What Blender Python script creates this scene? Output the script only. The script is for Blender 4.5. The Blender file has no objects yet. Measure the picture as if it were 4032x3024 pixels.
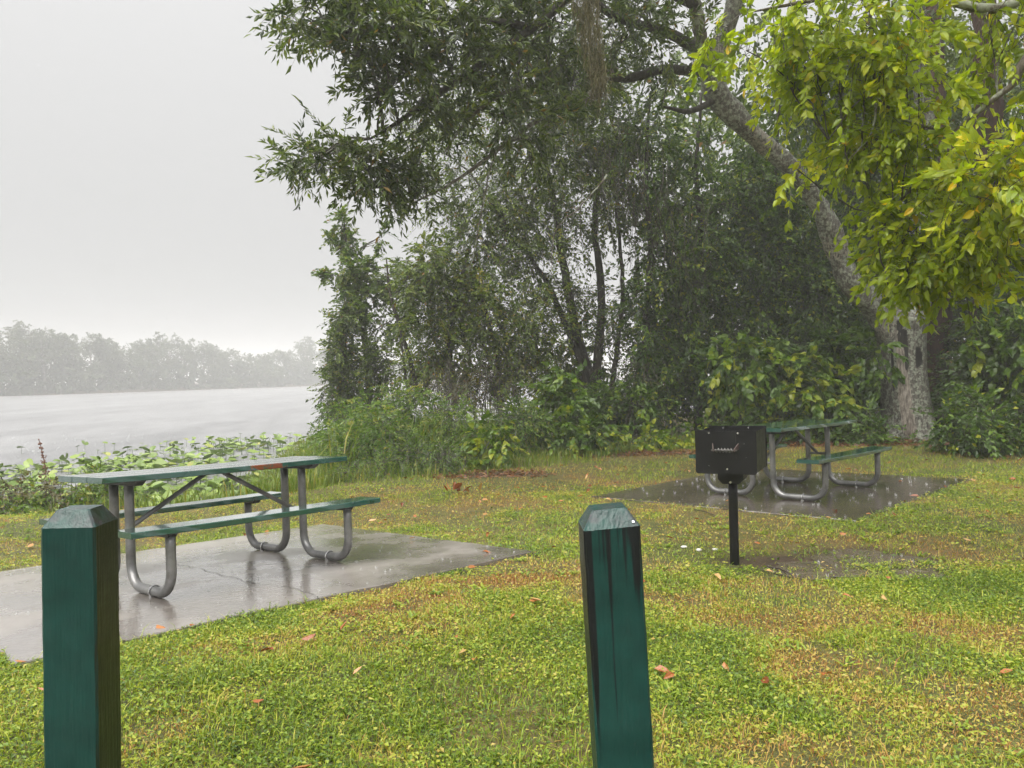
import bpy, math, random
import numpy as np
from mathutils import Matrix, Vector

rng = np.random.default_rng(7)
random.seed(7)
S = bpy.context.scene
R = math.radians

# ------------------------------------------------------------------ camera
CAM_H, PITCH, ROLL, FPX = 1.377, -0.0118, 0.0181, 3103.0
cam = bpy.data.cameras.new('camera')
cam.sensor_width = 36.0
cam.lens = 36.0 * FPX / 4032.0
cam.clip_start, cam.clip_end = 0.05, 6000
cam_o = bpy.data.objects.new('camera', cam)
cam_o.matrix_world = (Matrix.Translation((0, 0, CAM_H)) @ Matrix.Rotation(math.pi / 2 + PITCH, 4, 'X')
                      @ Matrix.Rotation(-ROLL, 4, 'Z'))
S.collection.objects.link(cam_o)
S.camera = cam_o

# ------------------------------------------------------------------ sky, sun, exposure
SUN_EL, SUN_AZ = R(66), R(215)            # overcast: broad soft light from behind the camera, over the open side
world = bpy.data.worlds.new('World')
S.world = world
world.use_nodes = True
wn = world.node_tree
wn.nodes.clear()
w_out = wn.nodes.new('ShaderNodeOutputWorld')
w_bg = wn.nodes.new('ShaderNodeBackground')
w_sky = wn.nodes.new('ShaderNodeTexSky')
w_sky.sky_type = 'NISHITA'
w_sky.sun_disc = False
w_sky.sun_elevation = SUN_EL
w_sky.sun_rotation = SUN_AZ
w_sky.air_density, w_sky.dust_density = 1.0, 4.0
w_hsv = wn.nodes.new('ShaderNodeHueSaturation')
w_hsv.inputs['Saturation'].default_value = 0.08
w_tc = wn.nodes.new('ShaderNodeTexCoord')
w_sep = wn.nodes.new('ShaderNodeSeparateXYZ')
w_map = wn.nodes.new('ShaderNodeMapRange')      # even rain cloud, a little brighter overhead
w_map.inputs['From Min'].default_value = 0.0
w_map.inputs['From Max'].default_value = 1.0
w_map.inputs['To Min'].default_value = 3.1
w_map.inputs['To Max'].default_value = 8.8
w_mix = wn.nodes.new('ShaderNodeMix')
w_mix.data_type = 'RGBA'
w_mix.inputs['Factor'].default_value = 0.88
wn.links.new(w_sky.outputs['Color'], w_hsv.inputs['Color'])
wn.links.new(w_tc.outputs['Generated'], w_sep.inputs['Vector'])
wn.links.new(w_sep.outputs['Z'], w_map.inputs['Value'])
wn.links.new(w_hsv.outputs['Color'], w_mix.inputs['A'])
wn.links.new(w_map.outputs['Result'], w_mix.inputs['B'])
wn.links.new(w_mix.outputs['Result'], w_bg.inputs['Color'])
w_bg.inputs['Strength'].default_value = 0.0287
wn.links.new(w_bg.outputs['Background'], w_out.inputs['Surface'])

sun = bpy.data.lights.new('sun', 'SUN')
sun.energy = 1.5
sun.angle = R(70)
sun.color = (1.0, 0.97, 0.92)
sun_o = bpy.data.objects.new('sun', sun)
sun_dir = Vector((math.sin(SUN_AZ) * math.cos(SUN_EL), math.cos(SUN_AZ) * math.cos(SUN_EL), math.sin(SUN_EL)))
sun_o.rotation_euler = sun_dir.to_track_quat('Z', 'Y').to_euler()
S.collection.objects.link(sun_o)

S.view_settings.view_transform = 'Standard'
S.view_settings.look = 'None'
S.view_settings.gamma = 1.0
S.view_settings.use_curve_mapping = False
S.view_settings.exposure = 2.42
S.render.engine = 'CYCLES'
cy = S.cycles
cy.max_bounces = 5
cy.diffuse_bounces = 2
cy.glossy_bounces = 2
cy.transmission_bounces = 4
cy.transparent_max_bounces = 4
cy.volume_bounces = 1
cy.use_denoising = True
cy.sample_clamp_indirect = 4.0
cy.use_adaptive_sampling = True
cy.adaptive_threshold = 0.03
HAZE_DENSITY = 0.0024
HAZE_TOP = 19.0

# ------------------------------------------------------------------ projection helpers (planning aid: where things stand)
_cp, _sp, _cr, _sr = math.cos(PITCH), math.sin(PITCH), math.cos(ROLL), math.sin(ROLL)
DS = 4032 / 2212


def at(px, py, Y):
    """point at distance Y seen at (px, py) in a 2212-wide view"""
    a, b = px * DS - 2016, py * DS - 1512
    X, Yi = a * _cr - b * _sr, a * _sr + b * _cr
    x, up = X / FPX, -Yi / FPX
    y, z = _cp - up * _sp, _sp + up * _cp
    return np.array([x / y * Y, Y, CAM_H + z / y * Y])


def project(P):
    P = np.asarray(P, float)
    x, y, z = P[..., 0], P[..., 1], P[..., 2] - CAM_H
    d = y * _cp + z * _sp
    up = -y * _sp + z * _cp
    X, Yi = FPX * x / d, -FPX * up / d
    return (2016 + X * _cr + Yi * _sr) / DS, (1512 - X * _sr + Yi * _cr) / DS, d


PXM = FPX / DS      # pixels (2212 view) per metre at 1 m


# ------------------------------------------------------------------ mesh helpers
def mesh_np(name, V, loops, tot, smooth=False, attrs=None):
    me = bpy.data.meshes.new(name)
    V = np.ascontiguousarray(V, dtype=np.float32)
    loops = np.ascontiguousarray(loops, dtype=np.int32)
    tot = np.ascontiguousarray(tot, dtype=np.int32)
    me.vertices.add(len(V))
    me.vertices.foreach_set('co', V.ravel())
    me.loops.add(len(loops))
    me.loops.foreach_set('vertex_index', loops)
    me.polygons.add(len(tot))
    st = np.concatenate(([0], np.cumsum(tot)[:-1])).astype(np.int32)
    me.polygons.foreach_set('loop_start', st)
    me.polygons.foreach_set('use_smooth', np.full(len(tot), bool(smooth)))
    for k, a in (attrs or {}).items():
        at_ = me.attributes.new(k, 'FLOAT', 'POINT')
        at_.data.foreach_set('value', np.ascontiguousarray(a, dtype=np.float32))
    me.update(calc_edges=True)
    me.validate()
    return me


class MB:
    """collects pieces of ONE mesh"""
    def __init__(s):
        s.V, s.L, s.T, s.A, s.n = [], [], [], {}, 0

    def add(s, V, faces, attrs=None):
        V = np.asarray(V, float)
        if isinstance(faces, tuple):
            lo, to = faces
            lo, to = np.asarray(lo), np.asarray(to)
        else:
            lo = np.array([i for f in faces for i in f])
            to = np.array([len(f) for f in faces])
        s.V.append(V); s.L.append(lo + s.n); s.T.append(to)
        for k, a in (attrs or {}).items():
            s.A.setdefault(k, []).append(np.broadcast_to(np.asarray(a, float), (len(V),)))
        s.n += len(V)
        return s

    def mesh(s, name, smooth=False):
        A = {k: np.concatenate(v) for k, v in s.A.items()}
        A = {k: v for k, v in A.items() if len(v) == s.n}
        return mesh_np(name, np.concatenate(s.V), np.concatenate(s.L), np.concatenate(s.T), smooth, A)

    def box(s, lo, hi, M=None, taper=None, attrs=None):
        x0, y0, z0 = lo; x1, y1, z1 = hi
        V = np.array([(x0, y0, z0), (x1, y0, z0), (x1, y1, z0), (x0, y1, z0), (x0, y0, z1), (x1, y0, z1), (x1, y1, z1), (x0, y1, z1)])
        if taper:      # shrink the bottom along axis y
            c = (y0 + y1) / 2
            V[:4, 1] = c + (V[:4, 1] - c) * taper
        if M is not None:
            V = V @ np.array(M)[:3, :3].T + np.array(M)[:3, 3]
        return s.add(V, [(0, 3, 2, 1), (4, 5, 6, 7), (0, 1, 5, 4), (1, 2, 6, 5), (2, 3, 7, 6), (3, 0, 4, 7)], attrs)

    def tube(s, path, rad, sides=8, cap=True, attrs=None, wob=0.0):
        V, f = tube(path, rad, sides, cap, wob)
        return s.add(V, f, attrs)


def tube(path, rad, sides=8, cap=True, wob=0.0):
    P = np.asarray(path, float)
    n = len(P)
    r = np.broadcast_to(np.asarray(rad, float), (n,))
    T = np.gradient(P, axis=0)
    T /= np.linalg.norm(T, axis=1)[:, None] + 1e-9
    u = np.cross(T[0], (0, 0, 1.0))
    if np.linalg.norm(u) < .1:
        u = np.cross(T[0], (0, 1.0, 0))
    u /= np.linalg.norm(u)
    ang = np.arange(sides) * 2 * math.pi / sides
    V = np.zeros((n, sides, 3))
    for i in range(n):
        u = u - T[i] * (u @ T[i])
        u /= np.linalg.norm(u)
        v = np.cross(T[i], u)
        rr = r[i] * (1 + wob * np.sin(3 * ang + i * .7) + wob * .6 * np.sin(5 * ang - i * .4)) if wob else r[i]
        V[i] = P[i] + (np.cos(ang)[:, None] * u + np.sin(ang)[:, None] * v) * (rr[:, None] if wob else rr)
    V = V.reshape(-1, 3)
    i, j = np.meshgrid(np.arange(n - 1), np.arange(sides), indexing='ij')
    j2 = (j + 1) % sides
    q = np.stack([i * sides + j, i * sides + j2, (i + 1) * sides + j2, (i + 1) * sides + j], -1).reshape(-1)
    lo, to = q, np.full((n - 1) * sides, 4)
    if cap:
        lo = np.concatenate([lo, np.arange(sides)[::-1], (n - 1) * sides + np.arange(sides)])
        to = np.concatenate([to, [sides, sides]])
    return V, (lo, to)


def smooth_path(pts, n=24):
    """Catmull-Rom through points (k, m columns)"""
    P = np.asarray(pts, float)
    P = np.vstack([2 * P[0] - P[1], P, 2 * P[-1] - P[-2]])
    k = len(P) - 3
    out = []
    for t in np.linspace(0, k - 1e-6, n):
        i = int(t); f = t - i
        a, b, c, d = P[i], P[i + 1], P[i + 2], P[i + 3]
        out.append(.5 * (2 * b + (c - a) * f + (2 * a - 5 * b + 4 * c - d) * f * f + (3 * b - a - 3 * c + d) * f ** 3))
    return np.array(out)


COL = S.collection


def obj(name, me, mat=None, parent=None, kind=None):
    o = bpy.data.objects.new(name, me)
    COL.objects.link(o)
    if mat is not None and len(me.materials) == 0:
        me.materials.append(mat)
    if parent is not None:
        o.parent = parent
    if kind:
        o['kind'] = kind
    return o


def tag(o, label, cat, group=None):
    o['label'] = label
    o['category'] = cat
    if group:
        o['group'] = group
    return o


def thing(name, label, cat, loc=(0, 0, 0), rz=0.0, group=None):
    o = bpy.data.objects.new(name, None)
    o.empty_display_size = .1
    COL.objects.link(o)
    o.location = loc
    o.rotation_euler = (0, 0, rz)
    return tag(o, label, cat, group)


def struct(name, me, mat, kind='structure', parent=None):
    return obj(name, me, mat, parent, kind)


def bevel(o, w=.004, seg=2):
    m = o.modifiers.new('bevel', 'BEVEL')
    m.width = w; m.segments = seg; m.limit_method = 'ANGLE'; m.angle_limit = R(35)
    return o


# ------------------------------------------------------------------ value noise
_tab = np.random.default_rng(3).random((256, 256))


def vnoise(x, y):
    xi, yi = np.floor(x).astype(int), np.floor(y).astype(int)
    fx, fy = x - xi, y - yi
    fx, fy = fx * fx * (3 - 2 * fx), fy * fy * (3 - 2 * fy)
    g = lambda a, b: _tab[a % 256, b % 256]
    return (g(xi, yi) * (1 - fx) + g(xi + 1, yi) * fx) * (1 - fy) + (g(xi, yi + 1) * (1 - fx) + g(xi + 1, yi + 1) * fx) * fy


def fbm(x, y, o=4):
    s, a, t = 0, .5, 0
    for k in range(o):
        s = s + a * vnoise(x * 2 ** k + 17 * k, y * 2 ** k + 31 * k); t += a; a *= .5
    return s / t


# ------------------------------------------------------------------ materials
class NT:
    def __init__(s, name):
        s.m = bpy.data.materials.new(name)
        s.m.use_nodes = True
        s.t = s.m.node_tree
        s.t.nodes.clear()
        s.out = s.t.nodes.new('ShaderNodeOutputMaterial')

    def n(s, t, **kw):
        nd = s.t.nodes.new(t)
        for k, v in kw.items():
            setattr(nd, k, v)
        return nd

    def l(s, a, b):
        s.t.links.new(a, b)

    def coord(s, which='Object', scale=(1, 1, 1)):
        tc = s.n('ShaderNodeTexCoord')
        mp = s.n('ShaderNodeMapping')
        mp.inputs['Scale'].default_value = scale
        s.l(tc.outputs[which], mp.inputs['Vector'])
        return mp.outputs['Vector']

    def pos(s, scale=(1, 1, 1)):
        g = s.n('ShaderNodeNewGeometry')
        mp = s.n('ShaderNodeMapping')
        mp.inputs['Scale'].default_value = scale
        s.l(g.outputs['Position'], mp.inputs['Vector'])
        return mp.outputs['Vector']

    def noise(s, vec, scale=5, detail=4, rough=.55):
        nd = s.n('ShaderNodeTexNoise')
        nd.inputs['Scale'].default_value = scale
        nd.inputs['Detail'].default_value = detail
        nd.inputs['Roughness'].default_value = rough
        s.l(vec, nd.inputs['Vector'])
        return nd.outputs['Fac']

    def attr(s, name):
        nd = s.n('ShaderNodeAttribute')
        nd.attribute_name = name
        return nd.outputs['Fac']

    def ramp(s, fac, stops, interp='LINEAR'):
        nd = s.n('ShaderNodeValToRGB')
        cr = nd.color_ramp
        cr.interpolation = interp
        while len(cr.elements) > 1:
            cr.elements.remove(cr.elements[-1])
        for i, (p, c) in enumerate(stops):
            c = (c, c, c) if isinstance(c, (int, float)) else c
            if i == 0:
                e = cr.elements[0]; e.position = p
            else:
                e = cr.elements.new(p)
            e.color = (*c[:3], 1)
        s.l(fac, nd.inputs['Fac'])
        return nd.outputs['Color']

    def mix(s, f, a, b, blend='MIX'):
        nd = s.n('ShaderNodeMix', data_type='RGBA', blend_type=blend)
        for k, v in (('Factor', f), ('A', a), ('B', b)):
            if isinstance(v, (int, float)):
                nd.inputs[k].default_value = v if k == 'Factor' else (v, v, v, 1)
            elif isinstance(v, tuple):
                nd.inputs[k].default_value = (*v[:3], 1)
            else:
                s.l(v, nd.inputs[k])
        return nd.outputs['Result']

    def math(s, op, a, b=0.0, clamp=False):
        nd = s.n('ShaderNodeMath', operation=op, use_clamp=clamp)
        for i, v in enumerate((a, b)):
            if isinstance(v, (int, float)):
                nd.inputs[i].default_value = v
            else:
                s.l(v, nd.inputs[i])
        return nd.outputs[0]

    def bump(s, h, strength=.4, dist=.01):
        nd = s.n('ShaderNodeBump')
        nd.inputs['Strength'].default_value = strength
        nd.inputs['Distance'].default_value = dist
        s.l(h, nd.inputs['Height'])
        return nd.outputs['Normal']

    def bsdf(s, col, rough=.5, normal=None, metal=0.0, spec=.5, coat=0.0, coat_rough=.1, out=True, **kw):
        nd = s.n('ShaderNodeBsdfPrincipled')
        for k, v in (('Base Color', col), ('Roughness', rough), ('Metallic', metal), ('Specular IOR Level', spec),
                     ('Coat Weight', coat), ('Coat Roughness', coat_rough), *kw.items()):
            if isinstance(v, tuple):
                nd.inputs[k].default_value = (*v[:3], 1) if len(nd.inputs[k].default_value) == 4 else v
            elif isinstance(v, (int, float)):
                nd.inputs[k].default_value = v
            else:
                s.l(v, nd.inputs[k])
        if normal is not None:
            s.l(normal, nd.inputs['Normal'])
        if out:
            s.l(nd.outputs[0], s.out.inputs['Surface'])
        return nd.outputs[0]


def leaf_mat(name, stops, src='attr', rough=.38, trans=.35, spec=.4, tgain=1.5):
    t = NT(name)
    if src == 'attr':
        f = t.attr('tint')
    else:
        f = t.n('ShaderNodeObjectInfo').outputs['Random']
    c = t.ramp(f, stops)
    p = t.bsdf(c, rough, spec=spec, out=False)
    tr = t.n('ShaderNodeBsdfTranslucent')
    tc = t.mix(1.0, c, (tgain, tgain * 1.05, tgain * .5), 'MULTIPLY')
    t.l(tc, tr.inputs['Color'])
    mx = t.n('ShaderNodeMixShader')
    mx.inputs[0].default_value = trans
    t.l(p, mx.inputs[1]); t.l(tr.outputs[0], mx.inputs[2])
    t.l(mx.outputs[0], t.out.inputs['Surface'])
    return t.m


def bark_mat(name, base, dark, lichen=None, lich_amt=.5, scale=6.0, rough=.75):
    t = NT(name)
    v = t.pos((scale, scale, scale * .22))
    n1 = t.noise(v, 4, 6, .65)
    n2 = t.noise(t.pos(), 7, 5, .6)
    c = t.ramp(n1, [(.3, dark), (.62, base)])
    if lichen:
        m = t.ramp(n2, [(lich_amt, 0.0), (lich_amt + .08, 1.0)])
        c = t.mix(m, c, lichen)
    b = t.bump(t.math('ADD', n1, t.math('MULTIPLY', n2, .5)), .8, .03)
    t.bsdf(c, rough, b, spec=.35)
    return t.m


M = {}
# foliage: reflectance colours per species (tint picks along each ramp)
DARKLEAF = [(0, (.028, .048, .012)), (.45, (.074, .106, .024)), (.85, (.145, .185, .044)), (.985, (.15, .17, .04)), (1, (.20, .13, .03))]
M['leaf_laurel'] = leaf_mat('laurel_leaf', DARKLEAF, rough=.3, trans=.4)
M['leaf_laurel_o'] = leaf_mat('laurel_leaf_single', DARKLEAF, 'obj', rough=.3)
WOODLEAF = [(0, (.026, .046, .008)), (.5, (.080, .122, .016)), (.85, (.165, .22, .028)), (.95, (.20, .20, .024)), (1, (.19, .10, .02))]
M['leaf_wood'] = leaf_mat('wood_leaf', WOODLEAF, trans=.4)
MAPLE = [(0, (.045, .085, .016)), (.6, (.10, .15, .030)), (.95, (.16, .19, .04)), (1, (.20, .11, .04))]
M['leaf_maple'] = leaf_mat('maple_leaf', MAPLE, trans=.4)
VINE = [(0, (.020, .046, .007)), (.5, (.062, .118, .011)), (.86, (.145, .225, .018)), (1, (.31, .32, .022))]
M['leaf_vine'] = leaf_mat('vine_leaf', VINE, rough=.3)
M['leaf_vine_o'] = leaf_mat('vine_leaf_single', VINE, 'obj', rough=.3)
ELM = [(0, (.13, .185, .006)), (.5, (.24, .31, .008)), (.86, (.36, .385, .010)), (.965, (.34, .34, .012)), (1, (.46, .32, .012))]
M['leaf_elm'] = leaf_mat('elm_leaf', ELM, trans=.42, rough=.34, tgain=1.6)
ELMO = [(0, (.13, .185, .006)), (.5, (.24, .31, .008)), (.9, (.36, .385, .010)), (.985, (.32, .33, .012)), (1, (.50, .34, .012))]
M['leaf_elm_o'] = leaf_mat('elm_leaf_single', ELMO, 'obj', trans=.42, rough=.34, tgain=1.6)
ELMY = [(0, (.16, .23, .008)), (.5, (.29, .34, .010)), (.8, (.44, .42, .012)), (1, (.62, .42, .012))]
M['leaf_elmy'] = leaf_mat('elm_leaf_yellowing', ELMY, trans=.42, rough=.34, tgain=1.6)
M['leaf_elmy_o'] = leaf_mat('elm_leaf_yellowing_single', [(0, (.16, .23, .008)), (.6, (.29, .34, .010)), (.92, (.42, .40, .012)), (1, (.60, .38, .012))], 'obj', trans=.42, rough=.34, tgain=1.6)
SHRUB = [(0, (.036, .075, .012)), (.5, (.085, .155, .020)), (.85, (.155, .23, .030)), (1, (.26, .24, .04))]
M['leaf_shrub'] = leaf_mat('shrub_leaf', SHRUB, trans=.4)
BROWN = [(0, (.035, .028, .014)), (.5, (.075, .062, .022)), (.8, (.10, .10, .03)), (1, (.16, .09, .03))]
M['leaf_brown'] = leaf_mat('withered_leaf', BROWN, trans=.3)
FAR = [(0, (.03, .045, .022)), (1, (.07, .085, .035))]
M['leaf_far'] = leaf_mat('far_leaf', FAR, trans=.3, rough=.6)
LILY = [(0, (.125, .20, .035)), (.5, (.20, .285, .055)), (.88, (.26, .345, .075)), (1, (.32, .32, .08))]
M['leaf_lily_o'] = leaf_mat('lily_leaf', LILY, 'obj', trans=.3, rough=.28)
GRASS = [(0, (.060, .110, .012)), (.25, (.165, .245, .022)), (.46, (.30, .345, .034)), (.64, (.38, .33, .070)), (.82, (.41, .25, .078)), (1, (.26, .115, .04))]
M['grass'] = leaf_mat('lawn_grass', GRASS, trans=.35, rough=.42)
TALLG = [(0, (.070, .125, .014)), (.6, (.145, .20, .025)), (1, (.30, .25, .06))]
M['tallgrass'] = leaf_mat('tall_grass', TALLG, trans=.35)
DEAD = [(0, (.09, .035, .014)), (.5, (.20, .085, .030)), (1, (.34, .19, .07))]
M['dead'] = leaf_mat('dead_leaf', DEAD, trans=.15, rough=.3)
M['dead_o'] = leaf_mat('dead_leaf_single', [(0, (.14, .035, .014)), (.4, (.26, .085, .025)), (.75, (.38, .17, .06)), (1, (.42, .28, .12))], 'obj', trans=.15, rough=.25)
M['moss'] = leaf_mat('hanging_moss', [(0, (.055, .050, .022)), (.6, (.115, .100, .042)), (1, (.19, .175, .085))], trans=.25, rough=.7)
M['vinestrand'] = bark_mat('vine_stem', (.06, .05, .035), (.02, .017, .012))

M['bark_dark'] = bark_mat('dark_bark', (.050, .043, .034), (.014, .012, .010), (.11, .115, .09), .60)
M['bark_twig'] = bark_mat('twig_bark', (.075, .065, .052), (.028, .024, .02), (.20, .21, .17), .52, 12)
M['bark_lichen'] = bark_mat('lichen_bark', (.16, .135, .105), (.04, .034, .028), (.30, .32, .25), .50, 10)
M['bark_red'] = bark_mat('pine_bark', (.065, .028, .016), (.018, .010, .007), None, .5, 5)
M['bark_far'] = bark_mat('far_bark', (.22, .2, .18), (.1, .09, .08), None, .5, 3)


def trunk_material():
    t = NT('pale_trunk_bark')
    v = t.pos((9, 9, 1.6))
    n1 = t.noise(v, 4, 7, .68)
    n2 = t.noise(t.pos(), 11, 6, .65)
    n3 = t.noise(t.pos((1, 1, .7)), 3.2, 5, .6)
    bark = t.ramp(n1, [(.34, (.016, .014, .012)), (.5, (.09, .082, .068)), (.68, (.17, .155, .13))])
    lich = t.ramp(n2, [(.47, 0.0), (.55, 1.0)])
    lichc = t.ramp(t.noise(t.pos(), 22, 5, .7), [(.35, (.07, .085, .055)), (.62, (.33, .35, .28))])
    c = t.mix(t.math('MULTIPLY', lich, .8), bark, lichc)
    bare = t.attr('bare')
    barec = t.ramp(n1, [(.34, (.05, .042, .034)), (.46, (.17, .145, .12)), (.62, (.32, .285, .24))])
    edge = t.math('ADD', bare, t.math('MULTIPLY', t.math('SUBTRACT', n1, .5), .9))
    bm = t.ramp(edge, [(.42, 0.0), (.52, 1.0)])
    c = t.mix(bm, c, barec)
    crack = t.attr('crack')
    cm = t.ramp(t.math('ADD', crack, t.math('MULTIPLY', t.math('SUBTRACT', n1, .5), .5)), [(.5, 0.0), (.6, 1.0)])
    c = t.mix(cm, c, (.012, .010, .009))
    h = t.math('ADD', t.math('MULTIPLY', n1, .8), t.math('MULTIPLY', n2, .5))
    t.bsdf(c, .55, t.bump(h, .9, .03), spec=.4)
    return t.m


M['trunk'] = trunk_material()


def paint_green(name, streak=False, wear=True, olive_side=False, stain=None):
    t = NT(name)
    o = t.coord('Object')
    n1 = t.noise(o, 9, 5, .6)
    n2 = t.noise(o, 38, 5, .65)
    c = t.ramp(n1, [(.3, (.0020, .025, .021)), (.7, (.0050, .046, .038))])
    tc = t.n('ShaderNodeTexCoord')
    sep = t.n('ShaderNodeSeparateXYZ')
    t.l(tc.outputs['Object'], sep.inputs[0])
    nrm = t.n('ShaderNodeSeparateXYZ')
    t.l(tc.outputs['Normal'], nrm.inputs[0])
    if olive_side:      # dark brown-green tone over the post's right-hand face, edge broken by noise
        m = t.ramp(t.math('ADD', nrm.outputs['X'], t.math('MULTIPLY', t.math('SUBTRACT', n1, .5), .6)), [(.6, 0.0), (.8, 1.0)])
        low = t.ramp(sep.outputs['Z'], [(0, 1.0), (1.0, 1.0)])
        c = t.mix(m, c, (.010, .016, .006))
    if wear:       # paint weathered through to grey wood on the cut top
        up = t.ramp(nrm.outputs['Z'], [(.3, 0.0), (.6, 1.0)])
        w1 = t.ramp(t.noise(o, 14, 5, .7), [(.36, 0.0), (.58, 1.0)])
        wc = t.ramp(t.noise(o, 22, 4), [(.35, (.058, .042, .052)), (.65, (.022, .068, .058))])
        c = t.mix(t.math('MULTIPLY', up, t.math('ADD', t.math('MULTIPLY', w1, .75), .12)), c, wc)
    if streak:     # tar-dark run marks starting under the cut top
        mp = t.n('ShaderNodeMapping')
        mp.inputs['Scale'].default_value = (60, 60, 1.3)
        t.l(tc.outputs['Object'], mp.inputs['Vector'])
        sn = t.noise(mp.outputs['Vector'], 1.0, 3, .5)
        zz = t.n('ShaderNodeMapRange')
        zz.inputs['From Min'].default_value = .45
        zz.inputs['From Max'].default_value = 1.0
        zz.inputs['To Min'].default_value = -.20
        zz.inputs['To Max'].default_value = .10
        t.l(sep.outputs['Z'], zz.inputs['Value'])
        left = t.n('ShaderNodeMapRange')
        left.inputs['From Min'].default_value = -.075
        left.inputs['From Max'].default_value = -.035
        left.inputs['To Min'].default_value = .22
        left.inputs['To Max'].default_value = 0
        t.l(sep.outputs['X'], left.inputs['Value'])
        sm = t.ramp(t.math('ADD', t.math('ADD', sn, zz.outputs[0]), left.outputs[0]), [(.53, 0.0), (.60, 1.0)])
        side = t.ramp(nrm.outputs['Z'], [(.2, 1.0), (.4, 0.0)])
        c = t.mix(t.math('MULTIPLY', sm, side), c, (.004, .006, .007))
    if stain:      # bare orange patch on the front edge of the board
        x0, x1 = stain
        a = t.ramp(t.math('ADD', sep.outputs['X'], t.math('MULTIPLY', t.math('SUBTRACT', n2, .5), .08)), [(0, 0.0), (1, 1.0)])
        e0 = t.math('GREATER_THAN', t.math('ADD', sep.outputs['X'], t.math('MULTIPLY', t.math('SUBTRACT', n1, .5), .12)), x0)
        e1 = t.math('LESS_THAN', t.math('ADD', sep.outputs['X'], t.math('MULTIPLY', t.math('SUBTRACT', n2, .5), .12)), x1)
        fr = t.math('LESS_THAN', nrm.outputs['Y'], -.6)
        c = t.mix(t.math('MULTIPLY', t.math('MULTIPLY', e0, e1), fr), c, (.25, .055, .02))
    g = t.noise(t.coord('Object', (30, 30, 2)), 3, 4)
    b = t.bump(t.math('ADD', t.math('MULTIPLY', n2, .6), t.math('MULTIPLY', g, 1.6)), .5, .006)
    rr = t.mix(t.ramp(nrm.outputs['Z'], [(.3, 0.0), (.6, 1.0)]), t.ramp(n1, [(.3, .30), (.7, .48)]), .16)
    t.bsdf(c, rr, b, spec=.32)
    return t.m


M['post_left'] = paint_green('post_paint', olive_side=True)
M['post_mid'] = paint_green('post_paint_streaked', streak=True)


def plank_material(name, stain=None):
    t = NT(name)
    tc = t.n('ShaderNodeTexCoord')
    o = tc.outputs['Object']
    sep = t.n('ShaderNodeSeparateXYZ'); t.l(o, sep.inputs[0])
    nrm = t.n('ShaderNodeSeparateXYZ'); t.l(tc.outputs['Normal'], nrm.inputs[0])
    mp = t.n('ShaderNodeMapping'); mp.inputs['Scale'].default_value = (2, 30, 30); t.l(o, mp.inputs['Vector'])
    g = t.noise(mp.outputs['Vector'], 2.5, 5, .6)
    n1 = t.noise(o, 11, 5, .65)
    c = t.ramp(n1, [(.3, (.006, .045, .034)), (.7, (.014, .075, .058))])
    sc = t.ramp(t.math('ADD', n1, t.math('MULTIPLY', g, .5)), [(.93, 0.0), (1.05, 1.0)])
    c = t.mix(sc, c, (.05, .045, .035))
    if stain:
        x0, x1 = stain
        wob = t.math('MULTIPLY', t.math('SUBTRACT', t.noise(o, 30, 5, .7), .5), .30)
        xx = t.math('ADD', sep.outputs['X'], wob)
        e = t.math('MULTIPLY', t.math('GREATER_THAN', xx, x0), t.math('LESS_THAN', xx, x1))
        e = t.math('MULTIPLY', e, t.math('LESS_THAN', nrm.outputs['Y'], -.5))
        e = t.math('MULTIPLY', e, t.math('LESS_THAN', sep.outputs['Z'], .754))
        c = t.mix(t.math('MULTIPLY', e, t.ramp(t.noise(o, 24, 5, .7), [(.34, .15), (.48, 1.0)])), c, (.17, .036, .012))
    rr = t.ramp(t.noise(o, 5, 4), [(.35, .10), (.65, .28)])
    b = t.bump(t.math('ADD', g, t.math('MULTIPLY', t.noise(o, 60, 3), .5)), .10, .002)
    t.bsdf(c, rr, b, spec=.5, coat=1.0, coat_rough=.05)
    return t.m


M['plank'] = plank_material('green_board')
M['plank_stain'] = plank_material('green_board_bare_patch', (.10, .34))


def galv():
    t = NT('galvanised_pipe')
    o = t.coord('Object')
    n1 = t.noise(o, 6, 5, .6)
    n2 = t.noise(o, 45, 4, .6)
    c = t.ramp(n1, [(.3, (.10, .10, .10)), (.55, (.20, .20, .20)), (.75, (.28, .275, .27))])
    dirt = t.ramp(t.noise(o, 16, 5, .7), [(.55, 0.0), (.72, 1.0)])
    c = t.mix(t.math('MULTIPLY', dirt, .5), c, (.07, .06, .05))
    t.bsdf(c, t.ramp(n2, [(.3, .28), (.7, .5)]), t.bump(n2, .15, .002), metal=.55, spec=.5)
    return t.m


M['galv'] = galv()


def simple(name, col, rough=.5, metal=0.0, bumps=.2, bscale=40, var=.35, dist=.002, spec=.5):
    t = NT(name)
    o = t.coord('Object')
    n = t.noise(o, bscale * .25, 5, .65)
    lo = tuple(x * (1 - var) for x in col); hi = tuple(x * (1 + var) for x in col)
    c = t.ramp(n, [(.3, lo), (.7, hi)])
    t.bsdf(c, t.ramp(n, [(.3, max(0.03, rough * .8)), (.7, min(1, rough * 1.2))]), t.bump(t.noise(o, bscale, 4), bumps, dist), metal=metal, spec=spec)
    return t.m


M['black_iron'] = simple('black_iron', (.0045, .0045, .005), .42, 0, .3, 60, spec=.3)
M['dark_steel'] = simple('dark_bracket_steel', (.02, .022, .022), .45, .3)
M['dull_steel'] = simple('dull_steel', (.13, .125, .12), .42, .7)
M['bright_steel'] = simple('bright_steel', (.55, .55, .55), .25, .9)
M['rust'] = simple('rusty_bracket', (.085, .06, .055), .4, .3)
M['pebble'] = simple('white_pebble', (.55, .53, .50), .5)
M['stick'] = simple('wet_stick', (.03, .02, .014), .4)
M['char'] = simple('charred_grate', (.008, .007, .007), .6)


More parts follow.
